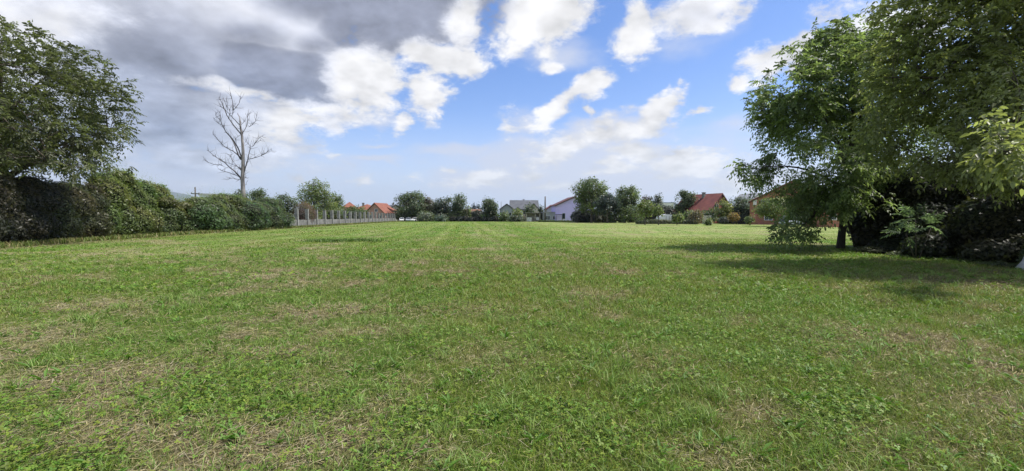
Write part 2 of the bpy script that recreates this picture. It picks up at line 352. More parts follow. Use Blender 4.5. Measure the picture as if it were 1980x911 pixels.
def sward_color(x, y):
    dry, clover, tall, row, n1, n3, strip = fields(x, y); s = x+0.113*y
    g = np.stack([0.122+0*x, 0.190+0*x, 0.030+0*x], -1)
    lush = np.array((0.090, 0.178, 0.028)); olive = np.array((0.152, 0.190, 0.040)); straw = np.array((0.235, 0.200, 0.115)); soil = np.array((0.085, 0.062, 0.042))
    pale = np.array((0.250, 0.285, 0.105)); clo = np.array((0.095, 0.185, 0.030))
    def mixc(c, d, t): t = np.clip(t, 0, 1)[..., None]; return c*(1-t)+d*t
    g = mixc(g, lush, sstep(.45, .75, row)*.7); g = mixc(g, olive, sstep(.52, .30, row)*.65); g = mixc(g, olive, sstep(.5, .7, n3)*.5)
    tr = fbm((x+0.113*y)*1.7, y*0.02+4, 81, 2); g = mixc(g, pale, sstep(.55, .72, tr)*sstep(8, 20, y)*.45); g = mixc(g, pale, (np.exp(-((s-1.5)/.30)**2)+.7*np.exp(-((s-3.3)/.28)**2)+.5*np.exp(-((s+2.2)/.3)**2))*sstep(6, 13, y)*.42*(.4+.9*vnoise(y*.3, s*0, 5))); g = mixc(g, lush*.8, sstep(.42, .28, tr)*sstep(8, 20, y)*.5)
    # freshly mown far part on the right is paler and striped across the view
    far = sstep(26, 40, y)*sstep(3, 12, x+0.02*y)
    st = fbm(x*0.02+3, (y+0.12*x)*0.42, 71, 3)
    g = mixc(g, pale, far*(0.70+1.3*(st-.45)))
    g = mixc(g, pale, 0*y)
    g = mixc(g, clo, clover*.8); g = mixc(g, straw, dry*.75)
    g = mixc(g, soil, strip*.45)
    return g
def bump_z(x, y):
    f = np.clip(1.2-y/60, .15, 1)
    return (0.05*(fbm(x*0.35, y*0.35, 91, 3)-.5)+0.025*(fbm(x*1.6, y*1.6, 95, 2)-.5))*f*2
def graded(lim_near, step, lim_far, ratio=1.09):
    a = list(np.arange(0, lim_near, step)); s = step
    while a[-1] < lim_far: s *= ratio; a.append(a[-1]+s)
    return a
gx = graded(12, .12, 9000, 1.075); gx = np.array(sorted([-v for v in gx[1:]]+gx)); gy = np.array(graded(22, .13, 12000, 1.06)); gy = np.concatenate([[-3000, -800, -200, -60, -20, -8, -3, -1], gy])
GX, GY = np.meshgrid(gx, gy)
def build_ground():
    nx, ny = len(gx), len(gy); Z = bump_z(GX, GY); Z[np.abs(GX) > 300] = 0; Z[GY < -1] = 0
    V = np.stack([GX, GY, Z-0.01], -1).reshape(-1, 3)
    i = (np.arange(ny-1)[:, None]*nx+np.arange(nx-1)[None]).ravel()
    Fc = np.stack([i, i+1, i+nx+1, i+nx], 1)
    c = sward_color(GX, GY); dry = fields(GX, GY)[0]
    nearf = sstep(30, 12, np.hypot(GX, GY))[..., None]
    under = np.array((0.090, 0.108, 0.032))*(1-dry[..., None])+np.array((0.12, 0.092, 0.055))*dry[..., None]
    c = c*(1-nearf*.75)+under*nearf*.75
    m, N, L, b = new_mat('meadow_soil')
    a = N.new('ShaderNodeAttribute'); a.attribute_name = 'tint'; tc = N.new('ShaderNodeTexCoord')
    n = N.new('ShaderNodeTexNoise'); n.inputs['Scale'].default_value = 9; n.inputs['Detail'].default_value = 8; n.inputs['Roughness'].default_value = .7; L.new(tc.outputs['Object'], n.inputs['Vector'])
    n2 = N.new('ShaderNodeTexNoise'); n2.inputs['Scale'].default_value = .6; n2.inputs['Detail'].default_value = 6; L.new(tc.outputs['Object'], n2.inputs['Vector'])
    def mr(x, a0, a1):
        q = N.new('ShaderNodeMapRange'); q.inputs[1].default_value = .3; q.inputs[2].default_value = .7; q.inputs[3].default_value = a0; q.inputs[4].default_value = a1; L.new(x, q.inputs[0]); return q.outputs[0]
    mu = N.new('ShaderNodeMath'); mu.operation = 'MULTIPLY'; L.new(mr(n.outputs[0], .62, 1.35), mu.inputs[0]); L.new(mr(n2.outputs[0], .85, 1.15), mu.inputs[1])
    v = N.new('ShaderNodeVectorMath'); v.operation = 'SCALE'; L.new(a.outputs['Color'], v.inputs[0]); L.new(mu.outputs[0], v.inputs[3])
    L.new(v.outputs[0], b.inputs['Base Color']); b.inputs['Roughness'].default_value = 1; b.inputs['Specular IOR Level'].default_value = .05
    bp = N.new('ShaderNodeBump'); bp.inputs['Strength'].default_value = .8; bp.inputs['Distance'].default_value = .03; L.new(n.outputs[0], bp.inputs['Height']); L.new(bp.outputs[0], b.inputs['Normal'])
    tag(fixed('ground', V, Fc, m, None, c.reshape(-1, 3), True), kind='structure')
build_ground()

rg = np.random.default_rng(5)
def scatter(n, y0, y1, pw=1.0, margin=1.15):
    """random ground points inside the view wedge, density ~ y**-pw"""
    u = rg.random(n); a = 2-pw
    y = (y0**a+u*(y1**a-y0**a))**(1/a) if abs(a) > 1e-6 else y0*(y1/y0)**u
    x = (rg.random(n)*2-1)*((CX/F)*y*1.06+1.7)
    return x, y
def in_field(x, y): return (x > hedge_x(y)+rg.random(len(x))*1.2-.2) & (y < 172)
def blades(x, y, h, w, lean, curve, col, tris=3, tipw=.25):
    """curved grass blades: 5 vertices, 3 triangles each"""
    n = len(x); a = rg.random(n)*2*pi; fa = rg.random(n)*2*pi
    z = bump_z(x, y); d = np.stack([np.cos(a), np.sin(a)], -1); s = np.stack([np.cos(fa), np.sin(fa)], -1)
    o = np.zeros((n, 5, 3)); t1 = 0.55
    base = np.stack([x, y, z], -1)
    l1 = (lean*h*t1*.7)[:, None]*d; l2 = (lean*h*(1+curve))[:, None]*d
    z1 = h*t1; z2 = h*np.sqrt(np.clip(1-(lean*.75)**2, .08, 1))
    sw = np.stack([s[:, 0]*w/2, s[:, 1]*w/2, 0*w], -1)
    o[:, 0] = base-sw; o[:, 1] = base+sw
    mid = base.copy(); mid[:, :2] += l1; mid[:, 2] += np.minimum(z1, z2*.8)
    o[:, 2] = mid+sw*.8; o[:, 3] = mid-sw*.8
    tip = base.copy(); tip[:, :2] += l2; tip[:, 2] += z2; o[:, 4] = tip
    f = np.array([[0, 1, 2], [0, 2, 3], [3, 2, 4]]); Fc = (np.arange(n)[:, None, None]*5+f[None]).reshape(-1, 3)
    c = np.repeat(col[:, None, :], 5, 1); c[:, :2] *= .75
    return o.reshape(-1, 3), Fc, c.reshape(-1, 3)
def join(parts):
    V, Fa, C = [], [], []; k = 0
    for v, f, c in parts: V.append(v); Fa.append(f+k); C.append(c); k += len(v)
    return np.concatenate(V), np.concatenate(Fa), np.concatenate(C)
def build_grass():
    P_ = []; D_ = []; K_ = []
    #        n       y0   y1   pw   width   height
    for (n, y0, y1, pw, w0, h0) in ((330000, 1.7, 7, 1.5, .0045, .075), (230000, 7, 16, 1.4, .009, .085), (170000, 16, 40, 1.3, .022, .085), (150000, 40, 172, 1.2, .07, .09)):
        x, y = scatter(n, y0, y1, pw); dry, clover, tall, row, n1, n3, strip = fields(x, y)
        keep = in_field(x, y) & (rg.random(n) < 1.0-0.72*dry-.35*clover); x, y = x[keep], y[keep]
        dry, clover, tall = dry[keep], clover[keep], tall[keep]; n = len(x)
        c = sward_color(x, y)*(0.55+0.95*rg.random(n)**1.2)[:, None]; c[:, 0] *= .82+.4*rg.random(n)
        lo = rg.random(n) < (.13+.3*dry)                 # dead blades among the green
        c[lo] = np.array((.24, .21, .125))*(0.7+.6*rg.random(lo.sum()))[:, None]
        h = h0*tall*(.4+.8*rg.random(n)); h *= np.where(rg.random(n) < .04, 1.7, 1)
        h *= 1-.6*sstep(26, 40, y)*sstep(3, 12, x)
        w = w0*(.6+.8*rg.random(n)); lean = .35+1.1*rg.random(n)**1.1
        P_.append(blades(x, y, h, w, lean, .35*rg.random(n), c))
    # long blades in loose tufts
    nt = 1300; tx, ty = scatter(nt, 2.4, 18, 1.35); k = 24
    x = (tx[:, None]+rg.normal(0, .045, (nt, k))).ravel(); y = (ty[:, None]+rg.normal(0, .045, (nt, k))).ravel(); n = len(x)
    m = in_field(x, y); x, y = x[m], y[m]; n = len(x)
    c = (np.array((.115, .20, .045))+np.array((.10, .08, .06))*rg.random((n, 1)))*(.7+.6*rg.random(n))[:, None]
    P_.append(blades(x, y, .08+.10*rg.random(n), (.0045+.0006*y), .3+.8*rg.random(n), .5*rg.random(n), c))
    # straw lying on the ground
    n = 260000; x, y = scatter(n, 1.8, 30, 1.5); dry = fields(x, y)[0]; m = in_field(x, y) & (rg.random(n) < (.10+.8*dry)*np.clip(1.25-y/30, .1, 1)); x, y = x[m], y[m]; n = len(x)
    a = rg.random(n)*pi; L = (.025+.085*rg.random(n)**1.8+.003*y); w = (.0012+.0008*y)*(.7+.8*rg.random(n)); z = bump_z(x, y)+.006+.045*rg.random(n)
    d = np.stack([np.cos(a), np.sin(a), rg.normal(0, .16, n)], -1)*L[:, None]/2; s = np.stack([-np.sin(a), np.cos(a), 0*a+.2], -1)*w[:, None]/2; p = np.stack([x, y, z], -1)
    V = np.stack([p-d-s, p-d+s, p+d+s, p+d-s], 1).reshape(-1, 3); i = np.arange(n)[:, None]*4
    Fc = np.concatenate([i+np.array([[0, 1, 2]]), i+np.array([[0, 2, 3]])], 1).reshape(-1, 3)
    c = np.array((.28, .245, .145))*(.55+.8*rg.random(n))[:, None]; c[:, 2] *= .7+.5*rg.random(n); D_.append((V, Fc, np.repeat(c, 4, 0)))
    # clover and small herbs: three round leaflets on a short stalk; a few broad rosettes
    for (n, y0, y1, r0) in ((105000, 1.8, 9, .0078), (42000, 9, 24, .02)):
        x, y = scatter(n, y0, y1, 1.4); cl = fields(x, y)[1]; m = in_field(x, y) & (rg.random(n) < .07+.93*cl); x, y = x[m], y[m]; n = len(x)
        h = .03+.05*rg.random(n); base = np.stack([x, y, bump_z(x, y)+h], -1); a0 = rg.random(n)*2*pi; r = r0*(.7+.8*rg.random(n))
        col = np.array((.112, .190, .032))*(.55+.75*rg.random(n))[:, None]; col[:, 0] *= .8+.6*rg.random(n)
        tilt = np.stack([rg.normal(0, .35, n), rg.normal(0, .35, n)], -1)
        for j in range(3):
            a = a0+j*2*pi/3; d = np.stack([np.cos(a), np.sin(a)], -1); q = np.stack([-np.sin(a), np.cos(a)], -1)
            def pt(u, v, dz):
                xy = d*(u*r)[:, None]+q*(v*r)[:, None]; return np.concatenate([base[:, :2]+xy, (base[:, 2]+(xy*tilt).sum(1)+dz*r)[:, None]], 1)
            V = np.stack([pt(0, 0, 0), pt(.9, -.75, .25), pt(1.9, -.35, .1), pt(1.9, .35, .1), pt(.9, .75, .25)], 1).reshape(-1, 3); i = np.arange(n)[:, None]*5
            K_.append((V, np.concatenate([i+np.array([[0, 1, 2]]), i+np.array([[0, 2, 3]]), i+np.array([[0, 3, 4]])], 1).reshape(-1, 3), np.repeat(col, 5, 0)))
    nr = 420; tx, ty = scatter(nr, 2.5, 13, 1.3); k = 9
    x = np.repeat(tx, k); y = np.repeat(ty, k); m = in_field(x, y); x, y = x[m], y[m]; n = len(x)
    a = rg.random(n)*2*pi; L = .05+.07*rg.random(n); w = L*.26; up = .25+.9*rg.random(n); z = bump_z(x, y)+.012; b = np.stack([x, y, z], -1)
    d = np.stack([np.cos(a), np.sin(a), up], -1); q = np.stack([-np.sin(a), np.cos(a), 0*a], -1); col = np.array((.085, .17, .035))*(.7+.6*rg.random(n))[:, None]
    mid = b+d*(L*.55)[:, None]; tip = b+d*L[:, None]*np.array((1.1, 1.1, .75)); V = np.stack([b, mid-q*w[:, None]/2, tip, mid+q*w[:, None]/2], 1).reshape(-1, 3); i = np.arange(n)[:, None]*4
    K_.append((V, np.concatenate([i+np.array([[0, 1, 2]]), i+np.array([[0, 2, 3]])], 1).reshape(-1, 3), np.repeat(col, 4, 0)))
    # weeds along the foot of the wall and hedge
    n = 16000; y = 12+143*rg.random(n)**1.3; x = hedge_x(y)+.25+rg.gamma(1.5, .22, n); cw = np.array((.11, .15, .045))*(.6+.8*rg.random(n))[:, None]; cw[rg.random(n) < .35] = (.22, .19, .11)
    P_.append(blades(x, y, (.12+.3*rg.random(n)), .02+.0009*y, .2+.7*rg.random(n), .4*rg.random(n), cw))
    # dark strip of taller broad-leaved weeds left of the middle
    n = 1500; gq = PG(665, 467); x = gq[0]+rg.normal(0, 1.25, n); y = gq[1]+rg.normal(0, .5, n)+.25*np.sin(x*1.7); cw = np.array((.080, .130, .036))*(.6+.8*rg.random(n))[:, None]
    P_.append(blades(x, y, .10+.16*rg.random(n), .04+0*x, .3+.9*rg.random(n), .5*rg.random(n), cw))
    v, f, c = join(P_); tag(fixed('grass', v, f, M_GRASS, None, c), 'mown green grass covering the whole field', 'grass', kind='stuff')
    v, f, c = join(D_); tag(fixed('dry_straw', v, f, M_DRY, None, c), 'pale dry straw lying in patches on the grass', 'straw', kind='stuff')
    v, f, c = join(K_); tag(fixed('clover', v, f, M_GRASS, None, c), 'small bright clover and herb leaves growing in the grass', 'clover', kind='stuff')
build_grass()
# ------------------------------------------------------------------ foliage and trees
def leaf_arrays(p, d, nrm, L, Wd, col, rich=True):
    """leaf blades: p base, d direction along the blade, nrm face normal"""
    n = len(p); d = unit(d); s = unit(np.cross(d, nrm)); u = np.cross(s, d); L = L[:, None]; Wd = Wd[:, None]
    if rich:
        fold = .22
        V = np.stack([p, p+d*L*.30-s*Wd*.46+u*Wd*fold, p+d*L*.68-s*Wd*.38+u*Wd*fold*.6-u*L*.04, p+d*L-u*L*.12, p+d*L*.68+s*Wd*.38+u*Wd*fold*.6-u*L*.04, p+d*L*.30+s*Wd*.46+u*Wd*fold], 1)
        f = np.array([[0, 1, 2, 3], [0, 3, 4, 5]]); k = 6
    else:
        V = np.stack([p, p+d*L*.5-s*Wd*.5, p+d*L-u*L*.1, p+d*L*.5+s*Wd*.5], 1); f = np.array([[0, 1, 2, 3]]); k = 4
    Fc = (np.arange(n)[:, None, None]*k+f[None]).reshape(-1, 4)
    return V.reshape(-1, 3), Fc, np.repeat(col, k, 0)
def tubes(A, B, C_, r0, r1, seg=4, sides=4):
    """many curved tapering branches at once: start A, control B, end C_ (n,3)"""
    n = len(A); t = np.linspace(0, 1, seg)[None, :, None]
    Pn = A[:, None]*(1-t)**2+B[:, None]*2*t*(1-t)+C_[:, None]*t*t
    T = unit(np.gradient(Pn, axis=1)); ref = np.where(np.abs(T[..., 2:3]) > .8, np.array((1., .2, 0)), np.array((0, 0, 1.)))
    a = unit(np.cross(T, ref)); b = np.cross(T, a); rad = (r0[:, None]*(1-t[..., 0])+r1[:, None]*t[..., 0])[..., None]
    ring = [Pn+rad*(math.cos(2*pi*k/sides)*a+math.sin(2*pi*k/sides)*b) for k in range(sides)]
    V = np.stack(ring, 2).reshape(-1, 3)
    i = np.arange(n)[:, None, None]*seg*sides+np.arange(seg-1)[None, :, None]*sides+np.arange(sides)[None, None]
    j = np.arange(n)[:, None, None]*seg*sides+np.arange(seg-1)[None, :, None]*sides+((np.arange(sides)+1) % sides)[None, None]
    return V, np.stack([i, j, j+sides, i+sides], -1).reshape(-1, 4), Pn
def in_ell(p, ells, k=1.0):
    m = np.zeros(len(p), bool)
    for (c, r) in ells: m |= (((p-np.array(c))/(np.array(r)*k))**2).sum(1) < 1
    return m
def crown_points(rn, ells, n, shell=.55, gap=0.35, gs=1.0):
    """points through the crown volume, thinned by 3-D-ish noise so that gaps stay open"""
    out = []; vol = np.array([np.prod(r)**.8 for c, r in ells]); vol = vol/vol.sum(); got = 0
    while got < n:
        k = rn.choice(len(ells), size=n*2, p=vol); c = np.array([e[0] for e in ells])[k]; r = np.array([e[1] for e in ells])[k]
        d = unit(rn.normal(size=(n*2, 3))); rad = np.where(rn.random(n*2) < shell, 1-.28*rn.random(n*2), rn.random(n*2)**.6)
        lump = 1+.22*(vnoise(d[:, 0]*3.1+k, d[:, 1]*3.1+d[:, 2]*4.3, 7)-.5)*2
        p = c+d*r*(rad*lump)[:, None]
        g = .5*vnoise(p[:, 0]/gs+p[:, 2]*.37, p[:, 1]/gs+p[:, 2]/gs*.9, 13)+.5*vnoise(p[:, 2]/gs*1.1, (p[:, 0]-p[:, 1])/gs*.8+5, 17)
        p = p[(g > gap) & (p[:, 2] > .25)]
        out.append(p); got += len(p)
    return np.concatenate(out)[:n]
def skeleton(rn, terms, h_fork, top, tr, lean=(0, 0), nl=9, ns=0, sides=6):
    """trunk, main limbs, branches and twigs that reach every terminal"""
    Vs, Fs = [], []; k = 0
    def put(V, Fc):
        nonlocal k
        Vs.append(V); Fs.append(Fc+k); k += len(V)
    zz = np.linspace(0, top, 9); wob = np.cumsum(rn.normal(0, .045*top/9, (9, 2)), 0); wob[0] = 0
    tp = np.stack([wob[:, 0]+lean[0]*(zz/top)**1.3, wob[:, 1]+lean[1]*(zz/top)**1.3, zz], 1)
    rad = tr*(1-.86*zz/top); rad[0] *= 1.25
    m = MB(); m.tube(tp, list(rad), 10); 
    m.f = [f for f in m.f if len(f) == 4]; put(np.array(m.v), np.array(m.f))
    far = [int(rn.integers(len(terms)))]; D = np.linalg.norm(terms-terms[far[0]], axis=1)
    for _ in range(nl-1): far.append(int(D.argmax())); D = np.minimum(D, np.linalg.norm(terms-terms[far[-1]], axis=1))
    E = terms[far]; zc = np.clip(h_fork+(E[:, 2]-h_fork)*(.15+.5*rn.random(nl)), h_fork*.9, top*.85)
    A = np.stack([np.interp(zc, tp[:, 2], tp[:, 0]), np.interp(zc, tp[:, 2], tp[:, 1]), zc], 1)
    E = A+(E-A)*.86; B = A+(E-A)*.45+np.array((0, 0, 1))*np.linalg.norm(E-A, axis=1)[:, None]*.20
    r0 = np.interp(zc, zz, rad)*.62; V, Fc, Pn = tubes(A, B, E, r0, r0*.22, 8, max(5, sides-1)); put(V, Fc)
    nodes = np.concatenate([Pn[:, 1:].reshape(-1, 3), tp[3:]]); nr = np.concatenate([(r0[:, None]*(1-.78*np.linspace(0, 1, 8)[None, 1:])).ravel(), rad[3:]])
    def attach(T, nodes, nr, f0, f1, seg, sd, maxr):
        i = np.empty(len(T), int)
        for a in range(0, len(T), 4000):
            d = np.linalg.norm(T[a:a+4000, None]-nodes[None], axis=2)+.6*np.maximum(nodes[None, :, 2]-T[a:a+4000, None, 2], 0); i[a:a+4000] = d.argmin(1)
        A = nodes[i]; ln = np.linalg.norm(T-A, axis=1)[:, None]
        B = A+(T-A)*.5+np.array((0, 0, .16))*ln+rn.normal(0, .08, A.shape)*ln
        r = np.minimum(nr[i]*f0, maxr); V, Fc, Pn = tubes(A, B, T, r, r*f1, seg, sd); put(V, Fc)
        return Pn, r
    if ns:
        T2 = terms[rn.choice(len(terms), ns, replace=False)]; Pn, r = attach(T2, nodes, nr, .6, .35, 5, 4, tr*.25)
        nodes = np.concatenate([nodes, Pn[:, 1:].reshape(-1, 3)]); nr = np.concatenate([nr, np.repeat(r*.5, 4)])
        attach(terms, nodes, nr, .45, .4, 4, 3, tr*.06)
    return np.concatenate(Vs), np.concatenate(Fs)
def compound(rn, T, cen, nr, npair, L, lw, col, var=.25, droop=.35, up=.15):
    """pinnate leaves: nr rachises at each twig end T, npair pairs of leaflets and a terminal one"""
    n = len(T)*nr; t = np.repeat(T, nr, 0); out = unit(t-cen)
    d = unit(out*.55+rn.normal(0, .75, (n, 3))+np.array((0, 0, up))); Ls = L*(.7+.6*rn.random(n))
    side = unit(np.cross(d, np.array((0, 0, 1.))+.25*rn.normal(size=(n, 3)))); upv = np.cross(side, d)
    cc = np.repeat(col*(1+var*rn.normal(size=(len(T), 1))*.6), nr, 0)*(1+.16*rn.normal(size=(n, 1)))
    Ps, Ds, Ns, Ll, Cs = [], [], [], [], []
    for j in range(npair+1):
        s = .30+.70*j/npair if npair else 1.0; q = t+d*(Ls*s)[:, None]; q[:, 2] -= droop*Ls*s*s
        for sg in ((-1, 1) if j < npair else (0,)):
            dd = d*(.55 if sg else 1)+side*sg*.9; dd[:, 2] -= .15+droop*s+.25*rn.random(n); dd += .12*rn.normal(size=dd.shape)
            Ps.append(q); Ds.append(dd); Ns.append(upv+.3*rn.normal(size=(n, 3))); Ll.append(lw[0]*(.7+.5*rn.random(n))*(.75+.35*s)); Cs.append(cc*(1+.12*rn.normal(size=(n, 1))))
    P_, D_, N_, L_, C_ = map(np.concatenate, (Ps, Ds, Ns, Ll, Cs))
    return leaf_arrays(P_, D_, N_, L_, L_*lw[1], np.clip(C_, .008, .5))
def simple_leaves(rn, T, cen, per, spread, size, col, var=.25, aspect=.6, up=.5, rich=False, yel=.0):
    n = len(T)*per; t = np.repeat(T, per, 0); p = t+rn.normal(0, spread, (n, 3)); out = unit(p-cen)
    nr = unit(out*.8+rn.normal(0, .55, (n, 3))+np.array((0, 0, up))); d = unit(np.cross(nr, rn.normal(size=(n, 3)))); d[:, 2] -= .3
    c = np.repeat(col*(1+var*rn.normal(size=(len(T), 1))), per, 0)*(1+.16*rn.normal(size=(n, 1))); c[:, 0] *= 1+.12*rn.normal(size=n)
    L = size*(.6+.8*rn.random(n))
    return leaf_arrays(p, d, nr, L, L*aspect, np.clip(c, .006, .5), rich)
def make_tree(name, label, loc, ells, h_fork, tr, nterm, mode, col, seed, lean=(0, 0), nl=9, ns=None, gap=.35, gs=1.0, shell=.55, cat='tree', group=None, bark=None, extra=None, rz=0, cullfn=None, **kw):
    rn = np.random.default_rng(seed); root = thing(name, label, cat, loc, rz, group)
    T = crown_points(rn, ells, nterm, shell, gap, gs)
    if extra is not None: T = np.concatenate([T, extra])
    if cullfn is not None: T = T[cullfn(T)]
    top = max(c[2]+r[2]*.55 for c, r in ells); V, Fc = skeleton(rn, T, h_fork, top, tr, lean, nl, ns or 0)
    fixed('trunk', V, Fc, bark or M_BARK, root, None, True)
    cen = np.array([c for c, r in ells]).mean(0); cen[2] -= .6
    col = np.array(col)
    if mode == 'compound': v, f, c = compound(rn, T, cen, col=col, **kw)
    else: v, f, c = simple_leaves(rn, T, cen, col=col, **kw)
    fixed('crown', v, f, M_LEAF, root, c)
    return root
def px_tree(label, px, top, base, half, Y, col, seed, name='tree', shape='round', dens=1.0, trunkh=.05, lum=None, group='far trees around the field', var=.28, cat='tree', bark=None, gap=.36):
    """a far tree measured in the photograph: centre column, top and foot rows, half width, distance"""
    base_p = P(px, HZ+CAM_H*F/Y, Y); H = ZA(top, Y); w = half*Y/F; x, y = base_p[0], Y
    rn = np.random.default_rng(seed); ells = []; h0 = H*trunkh
    if shape == 'round':
        ells.append(((0, 0, h0+(H-h0)*.5), (w*.72, w*.72, (H-h0)*.44)))
        for k in range(7):
            a = k*2*pi/7+rn.random(); ells.append(((math.cos(a)*w*.5, math.sin(a)*w*.5, h0+(H-h0)*(.3+.45*rn.random())), (w*.42, w*.42, (H-h0)*(.2+.1*rn.random()))))
        if trunkh < .1:
            for k in range(4): ells.append(((w*(-.6+.4*k), rn.normal()*w*.3, H*.17), (w*.38, w*.38, H*.16)))
        for k in range(3): ells.append(((rn.normal()*w*.28, rn.normal()*w*.28, H*(.84+.03*k)), (w*.26, w*.26, H*.12)))
    elif shape == 'tall':
        for k in range(5): ells.append(((rn.normal()*w*.18, rn.normal()*w*.18, h0+(H-h0)*(.15+.17*k)), (w*(.9-.13*k), w*(.9-.13*k), (H-h0)*.2)))
    elif shape == 'cone':
        for k in range(6): ells.append(((0, 0, h0+(H-h0)*(.08+.16*k)), (w*(1-.155*k), w*(1-.155*k), (H-h0)*.13)))
    elif shape == 'bush':
        for k in range(6):
            a = k*2*pi/6+rn.random(); ells.append(((math.cos(a)*w*.5, math.sin(a)*w*.4, H*(.35+.25*rn.random())), (w*.5, w*.5, H*(.32+.1*rn.random()))))
        ells.append(((0, 0, H*.5), (w*.6, w*.6, H*.48)))
    size = max(.16, .0022*Y*1.1)*1.25; n = int(dens*np.clip(11*(w*w*2+w*H*1.6)/(size*size*8), 160, 900)); per = 7
    return make_tree(name, label, (x, y, 0), ells, max(h0, .4), max(.05, H*.028), n, 'simple', col, seed, nl=6, ns=min(30, n//4), gap=gap, gs=max(.5, w*.45), cat=cat, group=group, bark=bark,
                     per=per, spread=size*.9, size=size, var=var, aspect=.75)
def leaf_mass(name, label, cat, loc, lumps, nleaf, size, col, seed, core=.80, group=None, aspect=.45, var=.22, sprig=0, rich=False, warm=0.0, parts=True):
    """a hedge or shrub: leaves in a shell over lumps, solid dark core for the shaded interior as its own part"""
    rn = np.random.default_rng(seed); root = thing(name, label, cat, loc, 0, group)
    ar = np.array([r[0]*r[1]+r[1]*r[2]+r[0]*r[2] for c, r in lumps]); k = rn.choice(len(lumps), size=nleaf*2, p=ar/ar.sum())
    c = np.array([e[0] for e in lumps])[k]; r = np.array([e[1] for e in lumps])[k]; d = unit(rn.normal(size=(nleaf*2, 3)))
    d = d*np.sign(np.where(rn.random((nleaf*2, 1)) < .0, -1, 1)); bumpy = 1+.13*(vnoise(d[:, 0]*4+k*3.1, d[:, 1]*4+d[:, 2]*5, 3)-.5)*2
    p = c+d*r*(bumpy*(1-.17*rn.random(nleaf*2)**1.5))[:, None]; ok = p[:, 2] > .05
    for i, (cc, rr) in enumerate(lumps): ok &= ((((p-np.array(cc))/(np.array(rr)*.86))**2).sum(1) > 1) | (k == i)
    p, d, r, k = p[ok][:nleaf], d[ok][:nleaf], r[ok][:nleaf], k[ok][:nleaf]; n = len(p)
    nr = unit(d/r*r.mean()+rn.normal(0, .45, (n, 3))+np.array((0, 0, .35))); dd = unit(np.cross(nr, rn.normal(size=(n, 3)))+np.array((0, 0, .25)))
    cl = .75+.5*fbm(p[:, 0]*.9+p[:, 2]*.5, p[:, 1]*.9-p[:, 2]*.9, seed, 3); col = np.array(col)*cl[:, None]*(1+var*rn.normal(size=(n, 1)))
    col[:, 0] *= 1+.5*(vnoise(p[:, 0]*.6, p[:, 1]*.6+p[:, 2], seed+5)-.4)
    L = size*(.6+.8*rn.random(n)); parts_ = [leaf_arrays(p, dd, nr, L, L*aspect, np.clip(col, .006, .5), rich)]
    if sprig:                                          # young shoots that stand out of the top
        tops = p[p[:, 2] > np.quantile(p[:, 2], .80)]; s0 = tops[rn.choice(len(tops), sprig)]; q = 9; h = size*(2+5*rn.random(sprig))
        t = np.tile(np.linspace(.1, 1, q), sprig); b = np.repeat(s0, q, 0)+np.stack([rn.normal(0, size*.3, sprig*q), rn.normal(0, size*.3, sprig*q), t*np.repeat(h, q)], 1)
        a = rn.random(sprig*q)*2*pi; dq = np.stack([np.cos(a), np.sin(a), .6+0*a], 1); cq = np.tile(np.array(((1.1, 1.25, .9),)), (len(b), 1))*np.array(col.mean(0))*(1+.15*rn.normal(size=(len(b), 1)))
        Lq = size*(.8-.4*t); parts_.append(leaf_arrays(b, dq, np.stack([-np.cos(a), -np.sin(a), 1+0*a], 1), Lq, Lq*aspect, np.clip(cq, .01, .5), rich))
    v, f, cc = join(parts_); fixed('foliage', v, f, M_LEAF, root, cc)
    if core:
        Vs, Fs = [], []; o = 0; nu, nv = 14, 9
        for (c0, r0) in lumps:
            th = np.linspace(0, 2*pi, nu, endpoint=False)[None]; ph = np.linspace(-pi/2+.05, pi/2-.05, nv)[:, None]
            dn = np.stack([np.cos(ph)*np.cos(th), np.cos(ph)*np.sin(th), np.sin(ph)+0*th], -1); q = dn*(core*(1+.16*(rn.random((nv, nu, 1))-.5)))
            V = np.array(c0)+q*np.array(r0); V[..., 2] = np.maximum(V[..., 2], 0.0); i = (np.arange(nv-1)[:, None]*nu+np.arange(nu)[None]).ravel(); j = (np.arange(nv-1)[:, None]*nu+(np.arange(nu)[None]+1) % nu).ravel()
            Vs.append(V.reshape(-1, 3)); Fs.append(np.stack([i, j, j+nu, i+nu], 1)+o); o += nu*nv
        fixed('branches', np.concatenate(Vs), np.concatenate(Fs), M_CORE, root)  # solid filler lumps, near-black to stand in for the shade inside the foliage
    return root

# ---- hedge along the left side: separate plants grown together
def hedge_piece(label, pxa, pxb, tops, base_a, base_b, seed, col, size, n, depth=1.1, name='hedge', cat='hedge', back=0.0, sprig=30, aspect=.45, group='hedge plants along the left edge', ragged=.45):
    ya, yb = PG(pxa, base_a)[1], PG(pxb, base_b)[1]; a = np.array(PG(pxa, base_a)[:2]); b = np.array(PG(pxb, base_b)[:2]); dr = unit(b-a); nrm = np.array((-dr[1], dr[0]))
    a = a+nrm*(depth+back); b = b+nrm*(depth+back); Ln = np.linalg.norm(b-a); k = max(2, int(Ln/(depth*1.25))+1); rn = np.random.default_rng(seed); cen = (a+b)/2; lumps = []
    for i in range(k):
        q = a+(b-a)*((i+.5)/k); px = CX+F*q[0]/q[1]; H = ZA(np.interp(px, [t[0] for t in tops], [t[1] for t in tops]), q[1])
        for z, w in ((.28, 1.0), (.62, 1.0), (.86, .72)):
            o = rn.normal(0, ragged*.5, 2); lumps.append(((q[0]-cen[0]+o[0], q[1]-cen[1]+o[1], H*.93*z*(1+.05*rn.normal())), (depth*w*(1+.12*rn.normal()), depth*w*1.05, H*(.30 if z < .8 else .155))))
    return leaf_mass(name, label, cat, (cen[0], cen[1], 0), lumps, n, size, col, seed, group=group, sprig=sprig, aspect=aspect)
